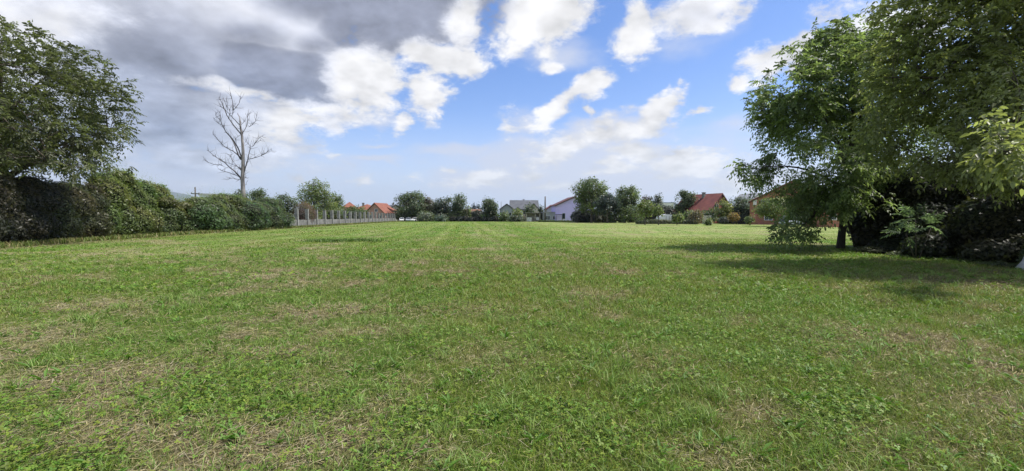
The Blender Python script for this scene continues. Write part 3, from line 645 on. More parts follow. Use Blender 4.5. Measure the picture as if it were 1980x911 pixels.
hedge_piece('dark shaded hedge under the big left tree, with reddish brown gaps', -260, 130, [(-260, 300), (0, 335), (130, 345)], 500, 466, 11, (.040, .044, .022), .17, 26000, 1.5, sprig=20, ragged=.5)  # leaf colour itself darkened for the shade of the tree above
hedge_piece('hedge plant between the dark shaded hedge and the sunny hedge', 130, 222, [(130, 345), (222, 350)], 466, 459, 12, (.058, .072, .028), .17, 15000, 1.3, sprig=20)  # leaf colour set between the shaded and the sunlit stretch
hedge_piece('tall bright green hedge plant with upright shoots, highest stretch of the hedge', 222, 338, [(222, 330), (262, 340), (300, 350), (338, 362)], 459, 452, 13, (.085, .128, .032), .19, 22000, 1.3, sprig=130)
hedge_piece('lower stretch of green hedge in front of the far blue hill', 338, 396, [(338, 385), (396, 388)], 453, 450, 14, (.080, .120, .036), .19, 12000, 1.3, sprig=80)
hedge_piece('rounded green hedge plant in front of the bare dead tree', 396, 500, [(396, 380), (430, 371), (470, 376), (500, 384)], 451, 445, 15, (.080, .122, .038), .20, 19000, 1.5, sprig=110)
hedge_piece('darker green hedge shrub beside the broken wall end', 500, 562, [(500, 384), (530, 380), (562, 398)], 446, 441, 16, (.055, .092, .034), .22, 11000, 1.7, sprig=20)
# ------------------------------------------------------------------ the large trees
def E_(root, px, py, Y, rx, ry, rd=None):
    c = P(px, py, Y); s = Y/F
    return ((c[0]-root[0], c[1]-root[1], c[2]-root[2]), (rx*s, (rd if rd else rx)*s, ry*s))
# left walnut behind the hedge
r0 = np.array((XA(0, 28), 28.0, 0))
make_tree('walnut_tree', 'large leafy tree rising behind the dark hedge at the left edge', r0,
          [E_(r0, a, b, Y, c, d) for a, b, Y, c, d in ((0, 210, 28, 160, 120), (90, 200, 26, 130, 100), (182, 225, 27, 54, 84), (130, 125, 28, 75, 52), (20, 100, 27, 110, 52), (205, 285, 26.5, 48, 42),
           (-130, 200, 28, 150, 150), (80, 280, 26, 90, 45), (-20, 290, 27, 80, 42), (215, 190, 27.5, 36, 38), (165, 318, 26, 70, 36), (60, 318, 25.5, 90, 30), (-60, 320, 26, 90, 40))],
          3.2, .34, 2000, 'compound', (.062, .080, .026), 101, lean=(.6, 0), nl=12, ns=130, gap=.44, gs=1.5, shell=.6, nr=4, npair=3, L=.5, lw=(.22, .40), var=.35)
# tree with the visible trunk on the right
r1 = np.array((PG(1625, 481)[0], PG(1625, 481)[1], 0)); Yt = r1[1]
ex = []
rn_ = np.random.default_rng(77)
for (a, b, n_, sx, sy) in ((1530, 432, 16, 26, 14), (1512, 450, 8, 16, 7), (1570, 445, 10, 22, 10), (1545, 458, 6, 24, 5), (1440, 322, 10, 12, 8), (1466, 340, 10, 18, 8)):
    for _ in range(n_):
        q = P(a+rn_.normal()*sx*.6, b+rn_.normal()*sy*.6, Yt-1.2+rn_.normal()*.5); ex.append(q-r1)
make_tree('walnut_tree', 'tree with a bare straight trunk on the right, low branches drooping to its left', r1,
          [E_(r1, a, b, Y, c, d, c*1.25) for a, b, Y, c, d in ((1600, 205, Yt, 112, 120), (1535, 190, Yt-.6, 66, 52), (1495, 300, Yt-.4, 54, 44), (1575, 320, Yt-1, 100, 58), (1650, 105, Yt+.3, 74, 56), (1605, 80, Yt, 40, 32),  # crown deepened front to back so its ground shade merges
           (1575, 390, Yt-.8, 62, 36), (1690, 250, Yt+.5, 90, 120), (1640, 375, Yt-1, 74, 36), (1500, 225, Yt+.8, 36, 40), (1500, 140, Yt, 26, 22))],
          2.3, .165, 2350, 'compound', (.094, .138, .042), 102, lean=(.5, .3), nl=13, ns=130, gap=.45, gs=1.15, shell=.55, extra=np.array(ex), nr=4, npair=3, L=.42, lw=(.175, .42), var=.35, bark=M_BARKD, droop=.5)
# second stem beside it
def stem(name, label, pts, rad, mat, cat, group=None):
    p0 = np.array(pts[0], float); root = thing(name, label, cat, (p0[0], p0[1], 0), 0, group)
    m = MB(); m.tube([np.array(p)-np.array((p0[0], p0[1], 0)) for p in pts], rad, 9); m.build('trunk', mat, root, True); return root
# near walnut whose canopy fills the right edge
r2 = np.array((PG(2012, 524)[0], PG(2012, 524)[1], 0))
ex = []
for (a, b, Y, n_, sx, sy) in ((1945, 272, 9.0, 32, 30, 30), (1922, 308, 9.4, 8, 16, 12), (1975, 296, 8.6, 10, 22, 18), (1705, 180, 16.5, 14, 26, 60), (1712, 20, 14, 10, 14, 14), (1702, 130, 14, 10, 16, 20)):  # the deepest cluster is canopy added to close the gap in the ground shade
    for _ in range(n_): ex.append(P(a+rn_.normal()*sx*.7, b+rn_.normal()*sy*.7, Y+rn_.normal()*.35)-r2)
make_tree('walnut_tree', 'big near tree whose overhanging canopy fills the right edge, with pale lower trunk', r2,
          [E_(r2, a, b, Y, c, d, e) for a, b, Y, c, d, e in ((1860, 110, 13.5, 140, 130, 150), (1960, -20, 13, 170, 170, 180), (1775, 215, 14, 84, 92, 100), (1755, 50, 14.5, 50, 80, 60), (1890, 270, 12.5, 110, 70, 110),
           (2080, 120, 13, 220, 270, 220), (1740, 285, 14.5, 52, 40, 60), (1830, -60, 14, 110, 120, 110), (1960, 200, 11.5, 110, 110, 90), (1800, 308, 15, 90, 38, 70), (1940, 318, 13.5, 100, 40, 100))],
          1.6, .26, 2500, 'compound', (.130, .162, .050), 103, lean=(1.2, .4), nl=15, ns=170, gap=.38, gs=1.0, shell=.5, extra=np.array(ex), nr=4, npair=3, L=.38, lw=(.15, .46), var=.28, droop=.45)
# lime-washed lower trunk of the near walnut
wn = [o for o in COL.objects if o.name.startswith('walnut_tree')][-1]
tz = MB(); tz.tube([(-.03, 0, -.05), (.0, 0, .25), (.06, .02, .6), (.13, .04, 1.0)], [.52, .37, .31, .285], 14)
tz.build('limewash', noisy('limewash_coat', (.42, .42, .40), (.62, .61, .58), 5, .9, .5), wn, True)
# undergrowth beneath the two right-hand trees, dark leaf colours carry the canopy shade
def bank(name, label, spec, seed, col, size, n, cat='bush', **kw):
    c = np.array((np.mean([XA(s[0], s[2]) for s in spec]), np.mean([s[2] for s in spec]), 0)); lumps = [E_(c, a, b, Y, rx, ry) for a, b, Y, rx, ry in spec]
    return leaf_mass(name, label, cat, c, lumps, n, size, col, seed, group='bushes under the right-hand trees', **kw)
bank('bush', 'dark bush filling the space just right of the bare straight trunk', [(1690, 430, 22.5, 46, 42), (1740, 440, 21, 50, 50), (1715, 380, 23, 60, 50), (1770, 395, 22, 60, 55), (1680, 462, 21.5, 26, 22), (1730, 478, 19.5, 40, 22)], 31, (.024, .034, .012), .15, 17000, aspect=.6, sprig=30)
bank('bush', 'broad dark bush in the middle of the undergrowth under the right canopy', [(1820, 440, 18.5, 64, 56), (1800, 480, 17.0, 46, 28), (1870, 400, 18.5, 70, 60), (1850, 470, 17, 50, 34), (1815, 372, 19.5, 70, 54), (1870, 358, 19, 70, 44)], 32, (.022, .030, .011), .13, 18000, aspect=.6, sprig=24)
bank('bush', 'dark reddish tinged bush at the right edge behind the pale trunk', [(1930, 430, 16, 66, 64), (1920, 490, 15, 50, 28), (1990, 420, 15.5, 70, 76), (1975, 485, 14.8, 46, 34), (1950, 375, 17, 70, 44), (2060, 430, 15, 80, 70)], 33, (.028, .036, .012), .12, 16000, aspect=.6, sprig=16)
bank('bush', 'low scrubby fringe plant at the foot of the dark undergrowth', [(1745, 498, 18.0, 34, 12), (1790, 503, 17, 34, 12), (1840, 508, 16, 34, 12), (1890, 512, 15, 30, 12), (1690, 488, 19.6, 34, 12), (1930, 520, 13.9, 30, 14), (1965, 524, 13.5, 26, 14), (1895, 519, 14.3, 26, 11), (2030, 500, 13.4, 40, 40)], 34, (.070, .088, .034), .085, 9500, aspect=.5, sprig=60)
# sapling with long pinnate leaves
def sapling():
    c = P(1775, 470, 16.6); root = thing('ailanthus_sapling', 'young plant with long feathery pale green leaves in front of the dark undergrowth', 'sapling', (c[0], c[1], 0))
    rn = np.random.default_rng(9); m = MB(); tops = []
    for (a, b, k) in ((1770, 425, 7), (1752, 452, 5), (1800, 440, 5)):
        q = P(a, b, 16.5)-np.array((c[0], c[1], 0)); m.tube([(q[0]*.2, 0, 0), (q[0]*.6, q[1]*.5, q[2]*.5), q], [.022, .016, .008], 6); tops += [q+rn.normal(0, .05, 3)*np.array((1, 1, .6)) for _ in range(k)]
    m.build('trunk', M_BARK, root, True); T = np.array(tops)
    v, f, cc = compound(rn, T, T.mean(0)-np.array((0, 0, .5)), 2, 7, .75, (.17, .30), np.array((.085, .135, .060)), .15, .30, .45); fixed('crown', v, f, M_LEAF, root, cc)
sapling()
def forked_stem():
    q = [PG(1655, 478), P(1652, 460, 21.9), P(1644, 440, 22.0), P(1632, 412, 22.1), P(1630, 392, 22.2)]; q[0][2] = 0
    stem('young_tree', 'thin leaning second trunk beside the bare straight trunk', q, [.12, .10, .09, .085, .07], M_BARKD, 'tree')
forked_stem()

# dead tree: main limbs follow the photograph
def dead_tree():
    Y = 56.0; base = np.array((XA(470, Y), Y, 0)); root = thing('dead_tree', 'tall bare dead tree with pale trunk standing behind the hedge', 'tree', base)
    rn = np.random.default_rng(21); Z = lambda a, b: P(370+a/3.96, 170+b/3.96, Y)-base
    trunk = [(400, 905), (397, 800), (392, 700), (396, 600), (396, 480), (388, 370), (375, 290), (371, 230), (352, 190)]
    br = [[(388,370),(340,310),(280,240),(250,170),(215,110),(190,60)], [(372,285),(310,210),(265,165),(225,135)], [(315,205),(325,140),(320,90),(325,50)], [(325,175),(350,130),(362,100),(355,55)],
          [(270,165),(265,120),(255,75)], [(278,160),(280,100)], [(388,365),(400,330),(430,310),(445,260),(455,210)], [(445,260),(425,215)], [(440,300),(470,270),(488,235),(480,200)], [(385,340),(378,300),(400,275),(430,260)],
          [(395,560),(375,500),(340,420),(290,360),(245,300),(220,250),(215,180)], [(385,555),(340,500),(320,440),(270,380),(230,340),(185,300),(150,240)], [(245,295),(200,270),(165,225)], [(330,405),(355,370)],
          [(385,545),(340,505),(280,465),(220,440),(180,400),(130,340)], [(300,470),(240,450),(230,410)], [(385,705),(340,655),(290,620),(240,590),(200,555),(150,525),(105,490),(50,460)], [(240,590),(190,585),(145,580),(85,555)],
          [(378,695),(320,655),(260,640),(230,625)], [(388,640),(340,610),(290,580),(240,520),(220,490)], [(388,620),(340,590),(300,575),(250,555)], [(398,690),(415,600),(425,570),(440,540),(445,480),(465,450),(440,430),(425,390)],
          [(465,450),(485,420),(500,390),(525,360)], [(480,430),(530,400)], [(430,540),(490,545),(530,520),(580,515),(610,490)], [(540,515),(575,485),(610,460)], [(388,705),(330,690),(290,685)], [(398,740),(425,730)], [(398,695),(425,685)], [(280,240),(300,180),(285,150)], [(340,420),(350,380)], [(220,250),(190,215),(185,190)]]
    m = MB(); m.tube([Z(*q) for q in trunk], [.34, .27, .24, .21, .18, .14, .10, .06, .025], 10)
    b2 = MB()
    for k, q in enumerate(br):
        n = len(q); L = sum(math.dist(q[i], q[i+1]) for i in range(n-1)); r = min(.09, .012+L*.00019); dy = rn.normal(0, 1.1)
        pts = [Z(*c)+np.array((rn.normal(0, .06), dy*(i/(n-1))*(L/150)*.55, rn.normal(0, .06))) for i, c in enumerate(q)]
        # smooth by midpoints
        pts = [pts[0]]+[(pts[i]+pts[i+1])/2 for i in range(n-1)]+[pts[-1]] if n > 3 else pts
        rr = list(np.linspace(r, .016, len(pts))); b2.tube(pts, rr, 6)
        for i in range(1, len(pts)):                    # crooked twigs
            for _ in range(3):
                t = rn.random(); p = pts[i-1]*(1-t)+pts[i]*t; d = unit(pts[i]-pts[i-1]+rn.normal(0, .75, 3)+np.array((0, 0, .35))); l = .3+.9*rn.random()
                b2.tube([p, p+d*l*.5+rn.normal(0, .06, 3), p+d*l+rn.normal(0, .12, 3)+np.array((0, 0, .1))], [.022, .016, .008], 4)
    m.build('trunk', M_DEAD, root, True); b2.build('branches', M_DEADB, root, True)
dead_tree()
# ------------------------------------------------------------------ far trees and shrubs around the field
G1 = (.070, .105, .034); G2 = (.056, .084, .032); G3 = (.092, .128, .036); G4 = (.046, .066, .034); BR = (.085, .070, .045)
far = [
 # label, px, top, base, half, Y, colour, shape, extra
 ('dark round-topped tree just behind the hedge beside the dead tree trunk', 465, 364, 0, 16, 66, G4, 'round', {}),
 ('dark green tree behind the hedge, right of the dead tree', 502, 363, 0, 22, 70, G2, 'round', {}),
 ('green tree behind the hedge between the dead tree and the wall', 545, 374, 0, 28, 72, G2, 'round', {}),
 ('rounded olive green tree rising above the start of the pillared wall', 608, 347, 0, 38, 96, G3, 'round', dict(dens=1.3)),
 ('small dark tree right of the rounded olive tree, behind the wall', 650, 374, 0, 16, 112, G1, 'round', {}),
 ('low bush behind the wall pillars, below the orange roofs', 690, 396, 0, 22, 140, G1, 'bush', {}),
 ('yellowish bush behind the first wall pillars', 640, 390, 0, 26, 104, G3, 'bush', {}),
 ('broad dark tree above the parked cars', 797, 369, 0, 34, 166, G2, 'round', dict(dens=1.5)),
 ('tree with a brownish thin crown next to the broad dark tree', 830, 382, 0, 17, 168, (.085, .085, .050), 'round', dict(gap=.42)),
 ('dark tree between the brownish tree and the upright tree', 853, 380, 0, 20, 164, G4, 'round', {}),
 ('upright dark tree with a narrow top, left of the dark spruces', 885, 376, 0, 19, 162, G2, 'round', {}),
 ('slim pale green young tree right of the upright dark tree', 903, 396, 0, 7, 160, G3, 'tall', {}),
 ('grey green bush right of the parked cars', 822, 408, 0, 17, 158, (.085, .110, .060), 'bush', {}),
 ('round silvery bush at the far edge of the field', 853, 415, 0, 13, 156, (.085, .115, .075), 'bush', {}),
 ('left one of two dark spruces in the far middle', 917, 391, 0, 6, 185, (.026, .042, .038), 'cone', {}),
 ('right one of two dark spruces in the far middle', 925, 394, 0, 6, 183, (.026, .042, .038), 'cone', {}),
 ('dense dark green tree left of the grey gabled house', 947, 384, 0, 18, 160, G2, 'round', dict(dens=1.3)),
 ('small leafy tree in front of the grey gabled house', 975, 409, 0, 12, 156, G1, 'round', {}),
 ('bright small tree in front of the big grey-roofed house', 1000, 403, 0, 9, 154, G3, 'round', {}),
 ('tree hiding the right part of the big grey-roofed house', 1024, 394, 0, 9, 160, G2, 'round', {}),
 ('slim dark tree beside the tall utility pole', 1047, 398, 0, 6, 160, G4, 'tall', {}),
 ('large leafy tree right of the lilac house, tallest of the far trees', 1144, 345, 0, 39, 124, (.072, .108, .032), 'round', dict(dens=1.7, trunkh=.12)),
 ('dark bluish green tree between the two large far trees', 1174, 374, 0, 27, 118, (.034, .052, .036), 'round', dict(trunkh=.16)),
 ('large green tree with two upright tops, second of the large far trees', 1208, 359, 0, 29, 122, G1, 'round', dict(dens=1.6)),
 ('reddish dark tree right of the large green trees', 1248, 378, 0, 13, 150, (.055, .050, .038), 'round', {}),
 ('dark tree with a rounded head left of the flat blue building', 1268, 375, 0, 12, 146, G4, 'round', {}),
 ('young fruit tree with thin trunk in front of the dark trees', 1247, 388, 0, 17, 92, G3, 'round', dict(gap=.45, trunkh=.3)),
 ('narrow young fruit tree left of the white low shed', 1273, 398, 0, 8, 88, G3, 'round', dict(gap=.45, trunkh=.32)),
 ('dark green tree left of the red-walled house', 1327, 368, 0, 23, 118, G2, 'round', dict(dens=1.3)),
 ('young tree with thin trunk in front of the white low shed', 1309, 412, 0, 11, 86, G3, 'round', dict(gap=.45, trunkh=.25)),
 ('bush with orange tinged leaves below the red-walled house', 1345, 404, 0, 14, 98, (.095, .095, .042), 'bush', {}),
 ('leafy bush left of the orange tinged bush', 1333, 404, 0, 14, 104, G1, 'bush', {}),
 ('yellow green tree right in front of the red-walled house', 1398, 386, 0, 17, 106, (.105, .135, .034), 'round', {}),
 ('low bush at the foot of the red-walled house', 1372, 402, 0, 14, 104, G2, 'bush', {}),
 ('feathery grey green tree right of the red-walled house', 1428, 381, 0, 20, 110, (.055, .080, .042), 'round', {}),
 ('small yellow orange tree in front of the dark hedge trees', 1418, 412, 0, 9, 96, (.145, .115, .030), 'round', dict(trunkh=.35, gap=.42)),
 ('dark tree left of the brick house', 1463, 388, 0, 22, 104, (.030, .044, .028), 'round', dict(dens=1.4)),
 ('tiny sapling on the mown grass left of the brick house', 1450, 420, 0, 6, 84, G3, 'round', dict(gap=.45, trunkh=.35)),
 ('tiny sapling on the mown grass below the red-walled house', 1370, 424, 0, 5, 84, G3, 'bush', {}),
 ('light green tree in front of the brick house', 1499, 381, 0, 38, 72, (.090, .125, .036), 'round', dict(gap=.36, trunkh=.22, dens=1.4)),
 ('low shrub left of the lilac house wall', 1000, 418, 0, 16, 152, (.06, .08, .04), 'bush', {}),
 ('dark shrub behind the brick house car', 1555, 405, 0, 30, 92, G4, 'bush', {}),
 ('dark background tree seen through the branches of the right-hand tree', 1660, 372, 0, 60, 74, G2, 'round', dict(dens=1.3)),
]
for i, (lab, px, top, b, half, Y, col, shp, kw) in enumerate(far):
    shrub = shp == 'bush'; spruce = shp == 'cone'
    px_tree(lab, px, top, b, half*(1.0 if spruce else 1.14), Y, col, 300+i, name='shrub' if shrub else ('spruce_tree' if spruce else 'broadleaf_tree'), cat='shrub' if shrub else 'tree', shape=shp, **kw)
EXTRA_MASS = [('dark mixed bushes between the far round-topped trees above the parked cars', 830, 398, 62, 172, (.036, .050, .028), 50), ('dark thicket between the spruces and the grey gabled house', 935, 406, 26, 166, (.030, .042, .026), 51),
 ('dark thicket behind the young fruit trees', 1285, 392, 62, 134, (.032, .044, .026), 52), ('dark thicket left of the red-walled house', 1335, 398, 30, 126, (.032, .046, .026), 53), ('dark thicket between the red-walled house and the brick house', 1450, 396, 50, 112, (.028, .038, .024), 54), ('dark thicket under the tallest far tree', 1146, 400, 38, 132, (.030, .042, .026), 55)]
def simple_mass(label, px, top, half, Y, col, seed, n=3000, size=.3, name='shrub', cat='shrub', hf=1.0, **kw):
    H = ZA(top, Y); w = half*Y/F; k = max(1, int(w*2/(H*.9))); c = (XA(px, Y), Y, 0)
    rn = np.random.default_rng(seed+900); lumps = [((-w+w*2*(i+.5)/k, rn.normal()*H*.12, H*.44*q), (w/k*1.2, H*.45, H*.52*q)) for i in range(k) for q in (.78+.24*rn.random(),)]
    return leaf_mass(name, label, cat, c, lumps, n, size, col, seed, **kw)
simple_mass('dry purplish leafless shrub hanging over the broken wall end', 583, 384, 19, 73, (.085, .066, .046), 41, 9000, .16, aspect=.22, sprig=160, core=.55)
simple_mass('green bush row close behind the first wall pillars', 628, 399, 34, 100, (.060, .085, .028), 61, 7000, .26, sprig=40)
simple_mass('low mixed bushes behind the middle wall pillars', 672, 403, 26, 128, (.050, .070, .030), 62, 5000, .3, sprig=20)
simple_mass('long dark clipped hedge at the far middle edge of the field', 917, 417, 46, 158, (.030, .040, .028), 42, 6000, .4, name='hedge', cat='hedge')
simple_mass('dark hedge behind the young fruit trees', 1500, 414, 30, 98, (.026, .036, .026), 43, 4000, .32, name='hedge', cat='hedge')
simple_mass('rough green bank of tall herbs in front of the lilac house', 1090, 427, 48, 140, (.060, .095, .030), 44, 6000, .35, name='herb_bank', cat='plants')
simple_mass('low herb growth along the garden fence right of the large far trees', 1290, 424, 60, 100, (.070, .100, .042), 45, 6000, .28, name='herb_bank', cat='plants')
simple_mass('low grey green shrubs below the dark tree near the red-walled house', 1425, 416, 34, 100, (.045, .062, .036), 46, 4000, .28, name='herb_bank', cat='plants')
simple_mass('dark leafy undergrowth below the two large far trees', 1170, 412, 58, 128, (.040, .052, .032), 47, 6000, .34, name='shrub', cat='shrub')

for (lb, px, tp, hf_, Y, cl, sd_) in EXTRA_MASS: simple_mass(lb, px, tp, hf_, Y, cl, sd_, 9000, .42, name='thicket', cat='bushes')
# ------------------------------------------------------------------ houses
ROOF_O = tiles('orange_roof_tiles', (.21, .072, .045), (.31, .115, .07)); ROOF_R = tiles('deep_red_roof_tiles', (.15, .045, .04), (.24, .075, .06)); ROOF_DR = tiles('dark_brown_red_roof_tiles', (.09, .035, .035), (.15, .055, .05)); ROOF_G = tiles('dark_grey_roof_tiles', (.075, .082, .095), (.13, .14, .155)); ROOF_L = tiles('light_grey_roof_sheet', (.30, .31, .32), (.42, .43, .44)); ROOF_B = tiles('brown_roof_tiles', (.20, .11, .07), (.32, .17, .11))
W_PINK = noisy('pinkish_render', (.36, .20, .17), (.46, .27, .22), .6); W_RED = noisy('red_painted_render', (.33, .09, .085), (.43, .125, .115), .5); W_LILAC = noisy('lilac_render', (.58, .51, .86), (.66, .58, .92), .4); W_GREY = noisy('grey_render', (.30, .32, .33), (.40, .42, .42), .5)
W_CREAM = noisy('cream_render', (.44, .42, .36), (.56, .53, .46), .5); W_CONC = noisy('old_concrete', (.10, .10, .09), (.26, .255, .235), 1.6, .95, .5, c3=(.13, .13, .115)); W_WHITE = noisy('white_render', (.62, .62, .60), (.74, .74, .72), .6)
W_BRICK = brick('orange_hollow_brick', (.36, .115, .05), (.28, .085, .04), (.27, .20, .15), .5); M_TRIM = noisy('dark_eaves_board', (.03, .025, .025), (.06, .05, .05), 2); M_FR = noisy('white_window_frame', (.6, .6, .6), (.7, .7, .7), 2); M_DKGREY = noisy('dark_grey_metal', (.06, .065, .07), (.10, .105, .11), 3)
def house(name, label, px, Y, rz, w, d, he, hr, wall, roof, wins=(), chim=(), over=.5, kind='gable', cat='house', ground=None, loc=None, asym=0.0):
    """gable front faces local -y; ridge along y.  w: width of the gable front, d: depth, he/hr: eaves and ridge heights"""
    x, y = (XA(px, Y), Y) if loc is None else loc
    root = thing(name, label, cat, (x, y, 0), rz); m = MB()
    if kind == 'gable': m.prism([(-w/2, 0), (w/2, 0), (w/2, he), (asym, hr-.02), (-w/2, he)], 0, d)
    else: m.box(-w/2, w/2, 0, d, 0, he)
    m.build('wall', wall, root)
    r = MB(); t = .22
    if kind == 'gable':
        for s in (-1, 1):
            dx = s*w/2-asym; sl = (he-hr)/abs(dx); ex = s*over; x1 = s*w/2+ex; z1 = hr+sl*(abs(dx)+over)
            prof = [(asym, hr+.02), (x1, z1+.02), (x1, z1+t+.02), (asym, hr+t+.02)]; r.prism(prof if s > 0 else prof[::-1], -over, d+over)
    elif kind == 'hip':
        o = over; a = w*.5+o; V = [(-a, -o, he), (a, -o, he), (a, d+o, he), (-a, d+o, he), (0, w*.45, hr), (0, d-w*.45, hr)]
        r.add(V, [(0, 1, 4), (1, 2, 5, 4), (2, 3, 5), (3, 0, 4, 5), (3, 2, 1, 0)])
    else: r.box(-w/2-over, w/2+over, -over, d+over, he+.003, he+t+.003)
    ro = r.build('roof', roof, root)
    if kind == 'gable':
        b = MB(); 
        for s in (-1, 1):
            dx = s*w/2-asym; sl = (he-hr)/abs(dx); x1 = s*w/2+s*over; z1 = hr+sl*(abs(dx)+over)
            prof = [(asym, hr-.14), (x1, z1-.14), (x1, z1+.0), (asym, hr+.0)]; b.prism(prof if s > 0 else prof[::-1], -over-.03, -over+.02)
        b.build('eaves_board', M_TRIM, ro)
    for (cx, cy, h) in chim:
        c = MB(); zt = hr+h; c.box(cx-.35, cx+.35, cy-.3, cy+.3, he, zt); c.box(cx-.45, cx+.45, cy-.4, cy+.4, zt+.003, zt+.15); c.build('chimney', W_CONC, ro)
    for (face, u, z, ww, wh) in wins:                     # face f: front (-y), l: left side, r: right side
        g = MB(); fr = MB(); T = .09
        def bx(mb, u0, u1, z0, z1, a, b_):
            if face == 'f': mb.box(u0, u1, -b_, -a, z0, z1)
            elif face == 'l': mb.box(-w/2-b_, -w/2-a, u0, u1, z0, z1)
            else: mb.box(w/2+a, w/2+b_, u0, u1, z0, z1)
        bx(fr, u-ww/2-T, u-ww/2, z-T, z+wh+T, .002, .07); bx(fr, u+ww/2, u+ww/2+T, z-T, z+wh+T, .002, .07); bx(fr, u-ww/2, u+ww/2, z+wh, z+wh+T, .002, .07); bx(fr, u-ww/2, u+ww/2, z-T, z, .002, .12)
        if ww > .9: bx(fr, u-.03, u+.03, z, z+wh, .034, .06)
        bx(g, u-ww/2, u+ww/2, z, z+wh, .002, .03)
        wo = g.build('window', M_GLASS, root); fr.build('frame', M_FR, wo)
    return root
# left group beyond the wall
house('house', 'far house showing only its orange hipped roof above the wall, leftmost of the orange roofs', 676, 190, R(20), 5.5, 8, 6.0, 8.4, W_PINK, ROOF_O, kind='hip', wins=(('f', -2, 2.6, 1.2, 1.3), ('f', 2, 2.6, 1.2, 1.3)))
house('house', 'far house with orange hipped roof and chimney behind the pillared wall', 700, 176, R(-10), 9, 9, 4.6, 7.0, W_CREAM, ROOF_O, kind='hip', chim=((-1, 3, .4),))
hg = house('house', 'house with pink gable and bright orange tiled roof seen over the pillared wall', 725, 165, R(-14), 7.8, 8.5, 3.4, 6.9, W_PINK, ROOF_O, wins=(('f', 0.6, 3.7, 1.2, 1.0), ('f', -2, 1.1, 1.1, 1.2), ('f', 2, 1.1, 1.1, 1.2)), over=.5)
m = MB(); m.prism([(2.2, 5.2), (2.2, 2.9), (4.4, 2.9), (4.4, 4.3)], 6.0, 8.2); m.build('dormer', W_PINK, hg)
m = MB(); m.prism([(1.9, 5.55), (4.7, 4.3), (4.7, 4.12), (1.9, 5.37)], 5.7, 8.5); m.build('dormer_roof', ROOF_O, hg)
house('house', 'dark slate-roofed house partly hidden by the broad dark tree', 765, 185, R(30), 9, 12, 4.6, 6.8, W_CREAM, ROOF_G, chim=((0, 4, .7),))
house('house', 'far house with brown tiled roof between the dark spruces and the dense dark tree', 928, 178, R(70), 6, 7.5, 2.6, 4.7, W_PINK, ROOF_B, wins=(('l', 3, 1, 1.2, 1),))
house('house', 'small light grey gabled house, left of the big grey-roofed house', 980, 166, R(4), 4.9, 8, 4.8, 6.6, W_GREY, ROOF_G, over=.35, wins=(('f', 1.3, 2.2, .8, 1.1),))
hb = house('house', 'big cream house with a wide dark grey roof in the far middle', 1013, 186, R(-88), 9.6, 11.0, 5.0, 8.5, W_CREAM, ROOF_G, over=.5, chim=((-1, 5.4, .5),), loc=(XA(988, 186), 181.0), wins=(('r', 2, 2.9, 1.5, 1.3), ('r', 5, 2.9, 1.5, 1.3), ('r', 8, .9, 1.5, 1.3)))
house('house', 'cream annex with sloping roof right of the big grey-roofed house', 1032, 172, R(-4), 5.4, 8, 4.0, 7.0, W_CREAM, ROOF_G, over=.5, wins=(('f', -.6, 3.2, 1.1, 1.2), ('f', 1.2, .9, 1, 1.2)))
house('house', 'low white dormer house wing with small dark gable in the far middle', 1001, 172, R(0), 4.2, 6, 4.0, 5.4, W_WHITE, ROOF_G, over=.3, wins=(('f', 0, 2.4, 1.0, 1.0),))
# open shed with flat roof
def shed():
    Y = 154; root = thing('open_shed', 'open-fronted shed with a flat pale roof at the far middle edge of the field', 'shed', (XA(1031, Y), Y, 0)); w = 5.0; h = 3.0
    m = MB(); m.box(-w/2, w/2, 3.0, 3.2, 0, h); m.box(-w/2, -w/2+.2, 0, 2.99, 0, h); m.box(w/2-.2, w/2, 0, 2.99, 0, h); m.box(.6, .8, .1, 2.99, 0, h-.003); m.build('wall', W_CREAM, root)
    m = MB(); m.box(-w/2-.4, w/2+.4, -.5, 3.5, h+.003, h+.22); m.build('roof', W_CONC, root)
    m = MB(); m.box(-w/2+.3, -w/2+2.0, .2, .3, .1, 1.5); m.build('door', M_FR, root)
    m = MB(); m.box(1.1, 2.1, .2, .28, .5, 1.6); m.build('window', M_FR, root)
shed()
house('garage', 'low pale grey flat-fronted building between the tall pole and the lilac house', 1066, 150, R(3), 4.6, 8, 3.2, 3.2, W_GREY, ROOF_L, kind='flat', over=.2, wins=(('f', -1.2, .7, 1.4, 1.3), ('f', 1.2, .9, 1.2, 1.0)), cat='building')
house('house', 'grey building with red roof edge behind the low pale grey building', 1068, 160, R(3), 4.2, 6, 4.6, 6.0, W_WHITE, ROOF_R, over=.3)
house('house', 'lilac painted house with a dark sloping roof left of the tallest far tree', 1110, 148, R(5), 12.2, 10, 5.7, 8.5, W_LILAC, ROOF_DR, over=.6, wins=(('f', -3.6, 1.0, .9, 1.9), ('f', 2.6, 1.2, 1.2, 1.3)), chim=((1.2, 3, .6),), asym=0)
m = MB(); bl = thing('balcony_porch', 'small dark porch on the left corner of the lilac house', 'porch', (XA(1084, 147.5)-.6, 146.4, 0)); m.box(-1.3, 1.1, -.9, .6, 2.35, 2.55); m.build('roof', M_TRIM, bl)
m = MB(); m.box(-1.2, -1.05, -.8, -.65, 0, 2.347); m.build('post', M_TRIM, bl); m = MB(); m.box(.85, 1.0, -.8, -.65, 0, 2.347); m.build('post', M_TRIM, bl)
